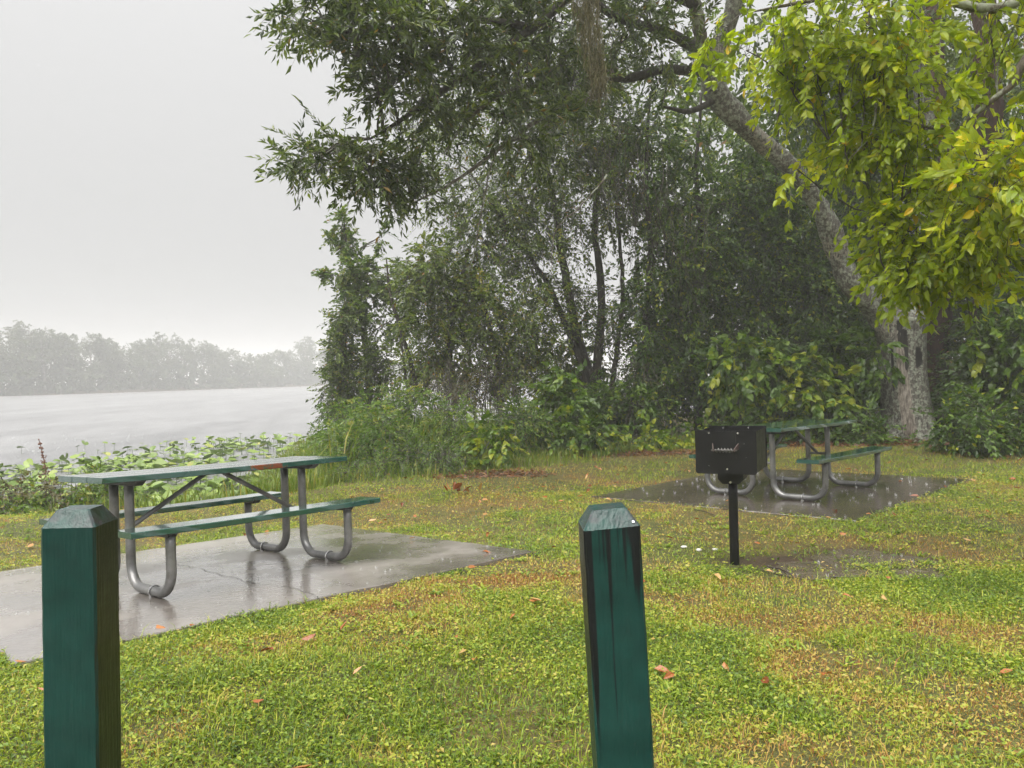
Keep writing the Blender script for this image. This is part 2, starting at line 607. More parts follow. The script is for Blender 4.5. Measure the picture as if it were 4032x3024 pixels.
def concrete(name, dark=False):
    t = NT(name)
    p = t.pos()
    n1 = t.noise(p, 1.3, 5, .6)
    n2 = t.noise(p, 60, 4, .7)
    n3 = t.noise(p, 9, 5, .65)
    if dark:
        c = t.ramp(n3, [(.3, (.070, .058, .046)), (.7, (.12, .10, .082))])
    else:
        c = t.ramp(n3, [(.3, (.165, .148, .136)), (.7, (.25, .23, .212))])
    sp = t.ramp(n2, [(.62, 0.0), (.70, 1.0)])
    c = t.mix(t.math('MULTIPLY', sp, .5), c, (.45, .43, .40) if not dark else (.15, .14, .12))
    wet = t.ramp(t.math('ADD', n1, t.math('MULTIPLY', n3, .25)), [(.5, 0.0), (.70, 1.0)])
    c = t.mix(wet, c, t.mix(1.0, c, (.62, .60, .58), 'MULTIPLY'))
    rr = t.mix(wet, .40 if not dark else .24, .18 if not dark else .12)
    h = t.math('ADD', t.math('MULTIPLY', n2, .5), n3)
    rip = t.noise(p, 26, 3, .5)
    b = t.bump(t.math('ADD', t.math('MULTIPLY', h, .45), t.math('MULTIPLY', rip, .8)), .20, .012)
    t.bsdf(c, rr, b, spec=.5, coat=t.mix(wet, .45, .95) if not dark else .40, coat_rough=t.mix(wet, .17, .07) if not dark else .12, **({'Coat Normal': b}))
    return t.m


M['slab1'] = concrete('wet_concrete')
M['slab2'] = concrete('flooded_concrete', True)


def ground_mat():
    t = NT('lawn_soil')
    p = t.pos()
    n1 = t.noise(p, .55, 5, .6)
    n2 = t.noise(p, 9, 6, .7)
    n3 = t.noise(p, 70, 4, .7)
    g = t.ramp(t.math('ADD', t.math('MULTIPLY', n2, .5), t.math('MULTIPLY', n3, .5)), [(.38, (.022, .026, .008)), (.50, (.075, .085, .014)), (.64, (.17, .165, .035))])
    dry = t.ramp(n1, [(.46, 0.0), (.62, 1.0)])
    c = t.mix(t.math('MULTIPLY', dry, .6), g, (.17, .10, .035))
    c = t.mix(t.ramp(n3, [(.4, .5), (.6, 0.0)]), c, (.03, .022, .012))
    bare = t.attr('bare')
    mud = t.ramp(n2, [(.3, (.030, .020, .012)), (.7, (.075, .048, .026))])
    c = t.mix(bare, c, mud)
    t.bsdf(c, .6, t.bump(t.math('ADD', n2, t.math('MULTIPLY', n3, .6)), .8, .03), spec=.35)
    return t.m


M['ground'] = ground_mat()


def water_mat():
    t = NT('rain_pocked_water')
    p = t.pos()
    n1 = t.noise(t.pos((1, .25, 1)), 1.2, 4, .6)
    n2 = t.noise(p, 11, 4, .65)
    n3 = t.noise(p, 2.2, 4, .6)
    b = t.bump(t.math('ADD', t.math('MULTIPLY', n2, 1.0), t.math('ADD', n3, t.math('MULTIPLY', n1, .9))), .8, .09)
    n4 = t.noise(t.pos((.25, .05, 1)), 1.0, 5, .65)
    c = t.ramp(t.math('ADD', t.math('MULTIPLY', n1, .4), t.math('MULTIPLY', n4, .6)), [(.36, (.13, .13, .135)), (.62, (.24, .24, .245))])
    t.bsdf(c, .30, b, spec=.5)
    return t.m


M['water'] = water_mat()


def puddle_mat():
    t = NT('muddy_puddle')
    p = t.pos()
    n = t.noise(p, 12, 5, .6)
    c = t.ramp(n, [(.3, (.055, .044, .033)), (.7, (.11, .088, .066))])
    t.bsdf(c, .14, t.bump(t.math('ADD', t.noise(p, 30, 3), t.noise(p, 7, 4)), .5, .02), spec=.45)
    return t.m


M['puddle'] = puddle_mat()


def splash_mat():
    t = NT('splashing_rainwater')
    t.bsdf((.9, .92, .92), .08, spec=.6, **{'Transmission Weight': .55, 'IOR': 1.33})
    return t.m


M['splash'] = splash_mat()

# ------------------------------------------------------------------ ground shape
P1 = dict(x=-2.163, y=5.704, z=-.003, sx=.0293, sy=-.0477, t=.8499)
P2 = dict(x=3.163, y=8.927, z=.008, sx=.0152, sy=-.019, t=.7609)
WATER_Z = -.90
SLAB1 = np.array([(.14, 5.88), (-2.30, 3.60), (-4.36, 5.74), (-1.95, 8.0)])
SLAB2 = np.array([(2.99, 6.88), (.89, 8.99), (3.36, 11.46), (5.46, 9.37)])

SHORE = np.array([(-600, -40), (-60, -2), (-20, 7.2), (-9, 8.8), (-5.6, 9.3), (-4.0, 9.7), (-3.2, 11), (-3.3, 14), (-4.7, 17.5), (-5.2, 20.5),
                  (-3.2, 24.5), (2, 27), (10, 30), (25, 36), (60, 55), (200, 110), (900, 260)], float)
LAND = np.vstack([SHORE, [(900, -900), (-600, -900)]])


def in_poly(x, y, poly):
    ins = np.zeros(x.shape, bool)
    n = len(poly)
    j = n - 1
    for i in range(n):
        xi, yi = poly[i]; xj, yj = poly[j]
        c = ((yi > y) != (yj > y)) & (x < (xj - xi) * (y - yi) / (yj - yi + 1e-12) + xi)
        ins ^= c
        j = i
    return ins


def seg_dist(x, y, poly):
    d = np.full(x.shape, 1e9)
    for a, b in zip(poly[:-1], poly[1:]):
        ab = b - a
        t = np.clip(((x - a[0]) * ab[0] + (y - a[1]) * ab[1]) / (ab @ ab), 0, 1)
        d = np.minimum(d, np.hypot(x - a[0] - t * ab[0], y - a[1] - t * ab[1]))
    return d


def shore_s(x, y):
    """distance past the near shore: positive over the lake"""
    d = seg_dist(x, y, SHORE)
    return np.where(in_poly(x, y, LAND), -d, d)


FA, FB = np.array([-92., 142.]), np.array([-57.5, 240.])
_fd = (FB - FA) / np.linalg.norm(FB - FA)
_fn = np.array([-_fd[1], _fd[0]])


def far_s(x, y):
    s1 = (x - FA[0]) * _fn[0] + (y - FA[1]) * _fn[1]
    s2 = (x + 48) * -.5 + (y - 269) * .866
    return np.maximum(s1, s2)


def sstep(a, b, x):
    t = np.clip((x - a) / (b - a), 0, 1)
    return t * t * (3 - 2 * t)


def plane(p, x, y):
    return p['z'] + p['sx'] * (x - p['x']) + p['sy'] * (y - p['y'])


def ground(x, y):
    x, y = np.asarray(x, float), np.asarray(y, float)
    z = -.004 + .035 * (fbm(x * .9 + 5, y * .9 + 9, 3) - .5)
    for C, pl, dz in ((SLAB1, P1, .03), (SLAB2, P2, .012)):
        ins = in_poly(x, y, C)
        d = np.where(ins, 0, seg_dist(x, y, np.vstack([C, C[:1]])))
        k = 1 - sstep(.3, 1.9, d)
        z = z * (1 - k) + (plane(pl, x, y) - dz) * k
    s = shore_s(x, y)
    k = sstep(-1.4, 3.4, s)
    z = z * (1 - k) + (-1.9) * k
    fs = far_s(x, y)
    kf = sstep(-6, 6, fs)
    return z * (1 - kf) + (.25) * kf


def gz(x, y):
    return float(ground(np.array([x]), np.array([y]))[0])


def grow(a, b, step, out, g=1.16):
    c = list(np.arange(a, b + 1e-6, step))
    s = step; lo = a; hi = b
    L, H = [], []
    while lo > out[0]:
        s *= g; lo -= s; L.append(lo)
    s = step
    while hi < out[1]:
        s *= g; hi += s; H.append(hi)
    return np.array(L[::-1] + c + H)


gx = grow(-8, 9, .13, (-1500, 1500))
gy = grow(1.6, 17, .13, (-300, 1800))
GX, GY = np.meshgrid(gx, gy)
GZ = ground(GX, GY)
litter_zones = [(7.7, 14.6, 2.6, 1.0), (5.6, 14.6, 1.2, .7), (-.35, 10.85, .9, .38), (1.9, 13.4, 1.3, .5), (2.4, 5.55, .75, .42), (1.75, 5.62, .45, .2)]
bare = np.zeros_like(GX)
for (lx, ly, ra, rb) in litter_zones:
    dd = np.hypot((GX - lx) / ra, (GY - ly) / rb) + (fbm(GX * 3, GY * 3, 3) - .5) * .7
    bare = np.maximum(bare, 1 - sstep(.65, 1.05, dd))
bare = np.maximum(bare, sstep(-1.2, .4, shore_s(GX, GY)))
ny, nx = GX.shape
ii, jj = np.meshgrid(np.arange(ny - 1), np.arange(nx - 1), indexing='ij')
q = np.stack([ii * nx + jj, ii * nx + jj + 1, (ii + 1) * nx + jj + 1, (ii + 1) * nx + jj], -1).reshape(-1)
struct('ground', mesh_np('ground', np.stack([GX, GY, GZ], -1).reshape(-1, 3), q, np.full((ny - 1) * (nx - 1), 4), True, {'bare': bare.ravel()}), M['ground'])

wx = grow(-14, 4, .6, (-1400, 1400), 1.25)
wy = grow(8, 34, .6, (-200, 1700), 1.25)
WX, WY = np.meshgrid(wx, wy)
ny, nx = WX.shape
ii, jj = np.meshgrid(np.arange(ny - 1), np.arange(nx - 1), indexing='ij')
q = np.stack([ii * nx + jj, ii * nx + jj + 1, (ii + 1) * nx + jj + 1, (ii + 1) * nx + jj], -1).reshape(-1)
struct('lake_water', mesh_np('lake_water', np.stack([WX, WY, np.full_like(WX, WATER_Z)], -1).reshape(-1, 3), q, np.full((ny - 1) * (nx - 1), 4), True), M['water'])

# ------------------------------------------------------------------ concrete slabs


def slab(name, C, pl, mat):
    """slightly irregular edge, a real 10 cm thick sheet of concrete"""
    n = 22
    rim = []
    r2 = np.random.default_rng(5)
    for k in range(4):
        a, b = C[k], C[(k + 1) % 4]
        nrm = np.array([(b - a)[1], -(b - a)[0]]); nrm /= np.linalg.norm(nrm)
        for t in np.arange(n) / n:
            j = .0 if t == 0 else (r2.random() - .5) * .022
            c = .05 * max(0, 1 - min(t, 1 - t) / .03) if t > 0 else .05
            rim.append(a + (b - a) * t + nrm * (j))
    rim = np.array(rim)
    ctr = rim.mean(0)
    m = len(rim)
    V, F = [], []
    rings = [(1.0, -.10), (1.0, -.006), (.9975, 0.0)]
    for sc, dz in rings:
        p = ctr + (rim - ctr) * sc
        V.append(np.column_stack([p, plane(pl, p[:, 0], p[:, 1]) + dz]))
    V = np.vstack(V)
    for k in range(2):
        for i in range(m):
            j = (i + 1) % m
            F.append((k * m + i, k * m + j, (k + 1) * m + j, (k + 1) * m + i))
    F.append(tuple(2 * m + i for i in range(m)))
    A = np.array([V[i] for i in F[-1]])
    o = struct(name, mesh_np(name, V, [i for f in F for i in f], [len(f) for f in F]), mat)
    return o


slab1 = slab('concrete_pad', SLAB1, P1, M['slab1'])
slab2 = slab('concrete_pad', SLAB2, P2, M['slab2'])
slab1['label'] = 'wet grey concrete pad under the picnic table beside the lake'
slab2['label'] = 'flooded dark concrete pad under the picnic table by the trees'

# crack across the first pad
ck = []
for (zx, zy) in ((960, 862), (1080, 884), (1200, 918), (1290, 938), (1360, 960), (1480, 975), (1600, 992), (1690, 1022), (1760, 1060)):
    d3 = at((zx / 1.3825) / DS, (1600 + zy / 1.3825) / DS, 1.0) - np.array([0, 0, CAM_H])
    tt = (P1['z'] - P1['sx'] * P1['x'] - P1['sy'] * P1['y'] - CAM_H) / (d3[2] - P1['sx'] * d3[0] - P1['sy'] * d3[1])
    ck.append(d3[:2] * tt)
ck = smooth_path(ck, 60)
ck += (rng.random(ck.shape) - .5) * .02
tn = np.gradient(ck, axis=0); nn = np.column_stack([-tn[:, 1], tn[:, 0]]); nn /= np.linalg.norm(nn, axis=1)[:, None]
wd = .001 + .0018 * rng.random(len(ck)); wd[0] = wd[-1] = .0006
a, b = ck + nn * wd[:, None], ck - nn * wd[:, None]
V = np.vstack([np.column_stack([a, plane(P1, a[:, 0], a[:, 1]) + .0035]), np.column_stack([b, plane(P1, b[:, 0], b[:, 1]) + .0035])])
n = len(ck)
mb = MB().add(V, [(i, i + 1, n + i + 1, n + i) for i in range(n - 1)])
obj('crack', mb.mesh('crack'), simple('crack_soil', (.02, .022, .012), .8), slab1)

# muddy puddle beside the grill post
def puddle(name, cx, cy, ra, rb, rot, label, seed):
    r2 = np.random.default_rng(seed)
    th = np.linspace(0, 2 * math.pi, 72, endpoint=False)
    rr = 1 + .22 * np.sin(2 * th + r2.random() * 6) + .14 * np.sin(3 * th + r2.random() * 6) + .09 * np.sin(5 * th + r2.random() * 6) + .07 * np.sin(9 * th + r2.random() * 6)
    x = cx + rr * (ra * np.cos(th) * math.cos(rot) - rb * np.sin(th) * math.sin(rot))
    y = cy + rr * (ra * np.cos(th) * math.sin(rot) + rb * np.sin(th) * math.cos(rot))
    xs, ys = np.concatenate([x, cx + (x - cx) * .5, [cx]]), np.concatenate([y, cy + (y - cy) * .5, [cy]])
    zs = ground(xs, ys) + .006
    F = []
    for i in range(72):
        j = (i + 1) % 72
        F += [(i, j, 72 + j, 72 + i), (72 + i, 72 + j, 144)]
    o = struct(name, MB().add(np.column_stack([xs, ys, zs]), F).mesh(name, True), M['puddle'])
    o['label'] = label
    return np.column_stack([x, y])


PUD = puddle('puddle', 2.38, 5.42, .62, .34, -.25, 'shallow muddy puddle in the lawn beside the grill post', 4)


# ------------------------------------------------------------------ picnic tables
def rounded_u(v0, v1, ztop0, ztop1, r=.15, zb=.032, n=9):
    sg = 1 if v1 > v0 else -1
    pts = [(v0, z) for z in np.linspace(ztop0, zb + r, 5)]
    for a in np.linspace(0, math.pi / 2, n)[1:]:
        pts.append((v0 + sg * r * (1 - math.cos(a)), zb + r * (1 - math.sin(a))))
    for v in np.linspace(v0 + sg * r, v1 - sg * r, 4)[1:]:
        pts.append((v, zb))
    for a in np.linspace(0, math.pi / 2, n)[1:]:
        pts.append((v1 - sg * r * (1 - math.sin(a)), zb + r * (1 - math.cos(a))))
    for z in np.linspace(zb + r, ztop1, 4)[1:]:
        pts.append((v1, z))
    return pts


def warped_plank(lo, hi, seed, n=18):
    """a board with worn, slightly uneven long edges"""
    r2 = np.random.default_rng(seed)
    xs = np.linspace(lo[0], hi[0], n)
    e = .0022
    V = []
    for k, x in enumerate(xs):
        j = (r2.random(4) - .5) * .003
        sag = -.006 * (1 - ((x - xs[0]) / (xs[-1] - xs[0]) * 2 - 1) ** 2)
        c = .004
        V += [(x, lo[1] + j[0] + c, lo[2] + sag), (x, hi[1] + j[1] - c, lo[2] + sag), (x, hi[1] + j[1], lo[2] + sag + c), (x, hi[1] + j[2], hi[2] + sag - c),
              (x, hi[1] + j[2] - c, hi[2] + sag), (x, lo[1] + j[3] + c, hi[2] + sag), (x, lo[1] + j[3], hi[2] + sag - c), (x, lo[1] + j[0], lo[2] + sag + c)]
    F = []
    for k in range(n - 1):
        for i in range(8):
            j = (i + 1) % 8
            F.append((k * 8 + i, (k + 1) * 8 + i, (k + 1) * 8 + j, k * 8 + j))
    F += [tuple(range(8)), tuple((n - 1) * 8 + i for i in range(8))[::-1]]
    return MB().add(V, F)


def picnic_table(pl, label, stain):
    t = thing('picnic_table', label, 'picnic table', group='green picnic tables on concrete pads')
    nvec = Vector((-pl['sx'], -pl['sy'], 1)).normalized()
    u = Vector((math.cos(pl['t']), math.sin(pl['t']), 0)); u = (u - nvec * u.dot(nvec)).normalized()
    v = nvec.cross(u)
    mw = Matrix((u, v, nvec)).transposed().to_4x4()
    mw.translation = (pl['x'], pl['y'], pl['z'])
    t.matrix_world = mw
    # three boards of the top, one for each bench
    for k, v0 in enumerate((-.364, -.118, .128)):
        obj('top_plank', warped_plank((-.915, v0, .722), (.915, v0 + .236, .76), 10 + k).mesh('top_plank'), M['plank_stain'] if (stain and k == 0) else M['plank'], t)
    for k, v0 in enumerate((-.753, .517)):
        obj('bench_plank', warped_plank((-.915, v0, .412), (.915, v0 + .236, .45), 20 + k).mesh('bench_plank'), M['plank'], t)
    for a in (-.657, .657):
        for sg in (-1, 1):
            pts = [(a, vv * sg, zz) for vv, zz in rounded_u(.12, .689, .705, .395)]
            leg = obj('leg', MB().tube(pts, .0302, 16).mesh('leg', True), M['galv'], t)
            # clamp strap round the foot of the bent pipe
            ring = [(a + .036 * math.cos(w), .45 * sg, .032 + .036 * math.sin(w)) for w in np.linspace(R(-60), R(240), 20)]
            obj('strap', MB().tube(ring, .0055, 6).box((a - .03, .45 * sg - .014, -.001), (a - .012, .45 * sg + .014, .012)).box((a + .012, .45 * sg - .014, -.001), (a + .03, .45 * sg + .014, .012)).mesh('strap'), M['bright_steel'], leg)
            br = MB().box((a - .03, .53 * sg - .0, .384) if sg > 0 else (a - .03, -.735, .384), (a + .03, .735, .4115) if sg > 0 else (a + .03, -.53, .4115), taper=.72)
            bevel(obj('bench_bracket', br.mesh('bench_bracket'), M['dark_steel'], t), .003)
        bevel(obj('top_bracket', MB().box((a - .03, -.33, .684), (a + .03, .33, .7215), taper=.8).mesh('top_bracket'), M['dark_steel'], t), .003)
        obj('crossbar', MB().tube([(a, -.095, .37), (a, .095, .37)], .016, 8).mesh('crossbar'), M['galv'], t)
        s = 1 if a > 0 else -1
        obj('brace', MB().tube([(s * .05, .0, .715), (a - s * .012, 0, .372)], .017, 8).mesh('brace'), M['galv'], t)
    obj('bolt', MB().tube([(0, 0, .70), (0, 0, .722)], .05, 8).mesh('bolt'), M['dark_steel'], t)
    return t


table1 = picnic_table(P1, 'green plank picnic table with bent pipe legs on the pad beside the lake', True)
table2 = picnic_table(P2, 'green plank picnic table with bent pipe legs behind the grill near the trees', False)


# ------------------------------------------------------------------ bollards
def bollard_mesh(w, z_sh, ch, n=26, seed=0, skew=(0, 0)):
    r2 = np.random.default_rng(seed)
    h = w / 2
    e = .006
    prof = []
    zs = list(np.linspace(-.35, z_sh, n))
    V = []

    def ring(hh, z, ed, sk=1.0):
        out = []
        for sx, sy in ((-1, -1), (1, -1), (1, 1), (-1, 1)):
            pts = [(sx * hh, sy * (hh - ed)), (sx * (hh - ed), sy * hh)]
            if sx * sy > 0:
                pts = pts[::1]
            else:
                pts = pts[::-1]
            for (x, y) in pts:
                out.append((x, y, z + sk * (skew[0] * x + skew[1] * y)))
        return out
    for z in zs:
        V += [(x + (r2.random() - .5) * .0014, y + (r2.random() - .5) * .0014, zz) for (x, y, zz) in ring(h, z, e, 1 if z == zs[-1] else 0)]
    V += ring(h - ch * .32, z_sh + ch * .5, e * .9)
    V += ring(h - ch * .64, z_sh + ch, e * .8)
    m = n + 2
    F = []
    for k in range(m - 1):
        for i in range(8):
            j = (i + 1) % 8
            F.append((k * 8 + i, k * 8 + j, (k + 1) * 8 + j, (k + 1) * 8 + i))
    F.append(tuple((m - 1) * 8 + i for i in range(8)))
    F.append(tuple(range(8))[::-1])
    return MB().add(V, F)


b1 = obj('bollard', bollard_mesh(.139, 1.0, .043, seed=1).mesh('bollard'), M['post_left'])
tag(b1, 'dark green square wooden post nearest the left edge, in front of the picnic table', 'bollard', 'green wooden posts along the lawn edge')
b1.location = (-1.167, 2.098, 0)
b1.rotation_euler = (R(-.5), R(.3), R(3.0))
b2 = thing('bollard', 'dark green square wooden post with black run marks, leaning left of the grill', 'bollard', (.277, 1.978, 0), 0, 'green wooden posts along the lawn edge')
b2.rotation_euler = (0, R(-2.4), R(1.0))
obj('post', bollard_mesh(.139, 1.0, .043, seed=2, skew=(.035, 0)).mesh('post'), M['post_mid'], b2)
nail = obj('nail', MB().tube([(.053, -.0635, 1.0115), (.053, -.0665, 1.0135)], .0032, 8).mesh('nail'), M['bright_steel'], b2)


# ------------------------------------------------------------------ park grill
def grill():
    rz = R(-26)
    t = thing('park_grill', 'black iron charcoal grill box with coil handle on a thin post', 'grill', (1.55, 5.55, gz(1.55, 5.55)), rz)
    t.rotation_euler = (0, R(-.6), rz)
    w, d = .205, .225
    zb, zt = .665, .965
    th = .004
    # front plate: clipped bottom corners, slightly taller than the box
    def plate(pts, y0, y1):
        n = len(pts)
        V = [(x, y0, z) for x, z in pts] + [(x, y1, z) for x, z in pts]
        F = [tuple(range(n)), tuple(range(n, 2 * n))[::-1]] + [(i, n + i, n + (i + 1) % n, (i + 1) % n) for i in range(n)]
        return MB().add(V, F)
    front = [(-w, zt), (-w, zb + .014), (-w + .012, zb), (w - .012, zb), (w, zb + .014), (w, zt)]
    fp = obj('front_plate', plate(front, -d - th, -d).mesh('front_plate'), M['black_iron'], t)
    back = [(-w, zt), (-w, zb + .014), (-w + .012, zb), (w - .012, zb), (w, zb + .014), (w, zt)]
    obj('back_plate', plate(back, d, d + th).mesh('back_plate'), M['black_iron'], t)
    for sg in (-1, 1):
        obj('side_plate', MB().box((sg * (w - .008) - th / 2, -d, zb + .01), (sg * (w - .008) + th / 2, d, zt - .012)).mesh('side_plate'), M['black_iron'], t)
    obj('base_plate', MB().box((-w + .03, -d, zb + .004), (w - .03, d, zb + .010)).mesh('base_plate'), M['black_iron'], t)
    obj('inner_guide', MB().box((-.07, -d - th - .004, .77), (.07, -d - th, .955)).mesh('inner_guide'), M['black_iron'], t)
    g = MB()
    for x in np.linspace(-w + .03, w - .03, 15):
        g.tube([(x, -d + .02, .86), (x, d - .02, .86)], .005, 6)
    for y in (-.18, 0, .18):
        g.tube([(-w + .02, y, .853), (w - .02, y, .853)], .006, 6)
    obj('cooking_grate', g.mesh('cooking_grate'), M['char'], t)
    # coil handle on two lugs
    hd = obj('handle', MB().tube([(-.085, -d - .055, .832), (.085, -d - .055, .832)], .0055, 8).mesh('handle', True), M['dull_steel'], t)
    coil = [(x, -d - .055 + .012 * math.cos(x * 2 * math.pi / .021), .832 + .012 * math.sin(x * 2 * math.pi / .021)) for x in np.linspace(-.055, .055, 110)]
    obj('coil', MB().tube(coil, .0048, 6).mesh('coil', True), M['dull_steel'], hd)
    for sg in (-1, 1):
        V = [(sg * .083, -d - th, .875), (sg * .083, -d - th, .835), (sg * .066, -d - .066, .823), (sg * .066, -d - .066, .842)]
        V += [(x + sg * .006, y, z) for x, y, z in V]
        obj('lug', MB().add(V, [(0, 1, 2, 3), (7, 6, 5, 4), (0, 4, 5, 1), (1, 5, 6, 2), (2, 6, 7, 3), (3, 7, 4, 0)]).mesh('lug'), M['rust'], hd)
    for (x, z) in ((-.108, .945), (.085, .945), (.01, .70)):
        obj('bolt', MB().tube([(x, -d - th, z), (x, -d - th - .006, z)], .0065, 8).mesh('bolt'), M['bright_steel'], t)
    for x in (-.10, .08):
        obj('bolt', MB().tube([(x, d - .006, .95), (x, d, .95)], .0065, 8).mesh('bolt'), M['bright_steel'], t)
    # throat collar and post
    thr = [(-.088, zb + .003), (-.088, zb - .055), (-.055, zb - .088), (.055, zb - .088), (.088, zb - .055), (.088, zb + .003)]
    obj('throat', plate(thr, -.075, .075).mesh('throat'), M['black_iron'], t)
    obj('bolt', MB().tube([(0, -.075, .59), (0, -.083, .59)], .008, 8).mesh('bolt'), M['bright_steel'], t)
    obj('post', MB().tube([(0, 0, z) for z in np.linspace(-.3, .60, 8)], .0325, 18).mesh('post', True), M['black_iron'], t)
    return t


grill()
# ------------------------------------------------------------------ leaves
def nrmz(a):
    return a / (np.linalg.norm(a, axis=-1, keepdims=True) + 1e-9)


def leaf_geo(P, D, N, L, W, fine=False, heart=False, fold=.18, curl=.25):
    """P base, D direction, N normal (all n x 3). Coarse: folded lozenge of two faces; fine: a curved blade with a midrib."""
    n = len(P)
    D = nrmz(D)
    side = nrmz(np.cross(D, N))
    N = np.cross(side, D)
    L = np.broadcast_to(np.asarray(L, float), (n,))[:, None]
    W = np.broadcast_to(np.asarray(W, float), (n,))[:, None]
    if not fine:
        mid = P + D * L * .45
        V = np.stack([P, mid - side * W * .5 + N * W * fold, P + D * L - N * L * curl * .3, mid + side * W * .5 + N * W * fold], 1)
        base = np.arange(n)[:, None] * 4
        lo = (base + np.array([0, 1, 2, 0, 2, 3])[None]).ravel()
        return V.reshape(-1, 3), (lo, np.full(2 * n, 3)), 4
    if heart:
        c = [0, .28, .62, 1.0]; hw = [0, .50, .36, 0]
        back = .14
    else:
        c = [0, .30, .68, 1.0]; hw = [0, .50, .40, 0]
        back = 0
    pts = []
    for k in range(4):
        dz = -curl * (c[k] ** 2)
        pts.append(P + D * L * c[k] + N * L * dz)
    l1 = P + D * L * (c[1] - back) - side * W * hw[1] + N * (W * fold - L * curl * c[1] ** 2)
    r1 = P + D * L * (c[1] - back) + side * W * hw[1] + N * (W * fold - L * curl * c[1] ** 2)
    l2 = P + D * L * c[2] - side * W * hw[2] + N * (W * fold * .8 - L * curl * c[2] ** 2)
    r2 = P + D * L * c[2] + side * W * hw[2] + N * (W * fold * .8 - L * curl * c[2] ** 2)
    V = np.stack(pts + [l1, r1, l2, r2], 1)       # 0..3 rib, 4 l1, 5 r1, 6 l2, 7 r2
    idx = np.array([0, 4, 1, 4, 6, 1, 6, 2, 1, 6, 3, 2, 0, 1, 5, 1, 7, 5, 1, 2, 7, 2, 3, 7])
    base = np.arange(n)[:, None] * 8
    lo = (base + idx[None]).ravel()
    return V.reshape(-1, 3), (lo, np.full(8 * n, 3)), 8


def leaf_mesh_single(name, L, W, heart=False, seed=0, curl=.25, fold=.18):
    V, f, k = leaf_geo(np.zeros((1, 3)), np.array([[1., 0, 0]]), np.array([[0, 0, 1.]]), L, W, True, heart, fold, curl)
    return mesh_np(name, V, f[0], f[1])


def frame_matrix(p, d, n, s):
    d = d / np.linalg.norm(d)
    y = np.cross(n, d); y /= np.linalg.norm(y) + 1e-9
    n = np.cross(d, y)
    M_ = Matrix(((d[0] * s, y[0] * s, n[0] * s, p[0]), (d[1] * s, y[1] * s, n[1] * s, p[1]), (d[2] * s, y[2] * s, n[2] * s, p[2]), (0, 0, 0, 1)))
    return M_


def blob(px, py, rpx, rpy, Y, rd, n):
    """an ellipsoid of foliage: centre, radii, number of sprays"""
    return dict(c=at(px, py, Y), r=np.array([rpx * Y / PXM, rd, rpy * Y / PXM]), n=n)


def sample_blob(b, clump=.22, per=7):
    n = b['n']
    k = max(2, n // per)
    d = nrmz(rng.normal(size=(k, 3)))
    c = d * (rng.random((k, 1)) ** .45)
    idx = rng.integers(0, k, n)
    p = c[idx] + rng.normal(size=(n, 3)) * clump
    return b['c'] + p * b['r'], nrmz(p * b['r'] + 1e-6)


def sprays(C, out, slen, m, L, W, splay=.95, droop=.3, gravity=.25, flat=.7, tint_c=0.0, tint_s=.3, lead=None):
    """n short twigs with m leaves each. Returns leaf arrays and twig ends."""
    n = len(C)
    d = out * .7 + rng.normal(size=(n, 3)) * .55
    d[:, 2] -= gravity
    if lead is not None:
        d = d + np.asarray(lead)
    d = nrmz(d)
    up = np.tile(np.array([0, 0, 1.]), (n, 1)) * flat + rng.normal(size=(n, 3)) * (1 - flat) * .8
    side = nrmz(np.cross(d, up))
    nv = np.cross(side, d)
    sl = slen * (.6 + .8 * rng.random(n))
    t = (np.arange(m) + .6) / m
    sgn = np.where(np.arange(m) % 2 == 0, 1., -1.)
    tt = np.broadcast_to(t, (n, m)) + rng.normal(size=(n, m)) * .04
    P = C[:, None] + d[:, None] * (sl[:, None] * tt)[..., None] - np.array([0, 0, 1.]) * (droop * sl[:, None] * tt ** 2)[..., None]
    sp = splay * (1 - .75 * (tt > .93))
    LD = d[:, None] + side[:, None] * (sgn * sp)[..., None] + rng.normal(size=(n, m, 3)) * .22
    LD[..., 2] -= gravity * 1.1
    LN = nv[:, None] + rng.normal(size=(n, m, 3)) * .38
    sz = (.5 + .7 * rng.random((n, m)))
    ti = np.clip(.45 + tint_c + rng.normal(size=(n, 1)) * tint_s * .6 + rng.normal(size=(n, m)) * tint_s * .55, 0, .96)
    rare = rng.random((n, m)) > .988
    ti = np.where(rare, 1.0, ti)
    E = C + d * sl[:, None] - np.array([0, 0, 1.]) * (droop * sl)[:, None]
    return (P.reshape(-1, 3), nrmz(LD.reshape(-1, 3)), LN.reshape(-1, 3), (L * sz).ravel(), (W * sz).ravel(), ti.ravel()), (C - d * (.25 * sl)[:, None], C + d * (sl * .5)[:, None] - np.array([0, 0, 1.]) * (droop * sl * .25)[:, None], E)


def twig_mesh(A, Bm, E, r=.004):
    n = len(A)
    d = nrmz(E - A)
    u = nrmz(np.cross(d, np.array([.3, .2, .9])))
    v = np.cross(d, u)
    V = []
    near = r < .0045 and len(A) < 4000
    st_ = ((A, r), (Bm, r * .75), (E, r * .3)) if near else ((A, r), (E, r * .4))
    for Q, rr in st_:
        for a in (0, 2.1, 4.2):
            V.append(Q + (u * math.cos(a) + v * math.sin(a)) * rr)
    V = np.stack(V, 1).reshape(-1, 3)
    f = []
    ns = len(st_) - 1
    for k in range(ns):
        for i in range(3):
            j = (i + 1) % 3
            f.append((k * 3 + i, k * 3 + j, k * 3 + 3 + j, k * 3 + 3 + i))
    lo = (np.arange(n)[:, None] * (3 * ns + 3) + np.array(f).ravel()[None]).ravel()
    return V, (lo, np.full(n * 3 * ns, 4))


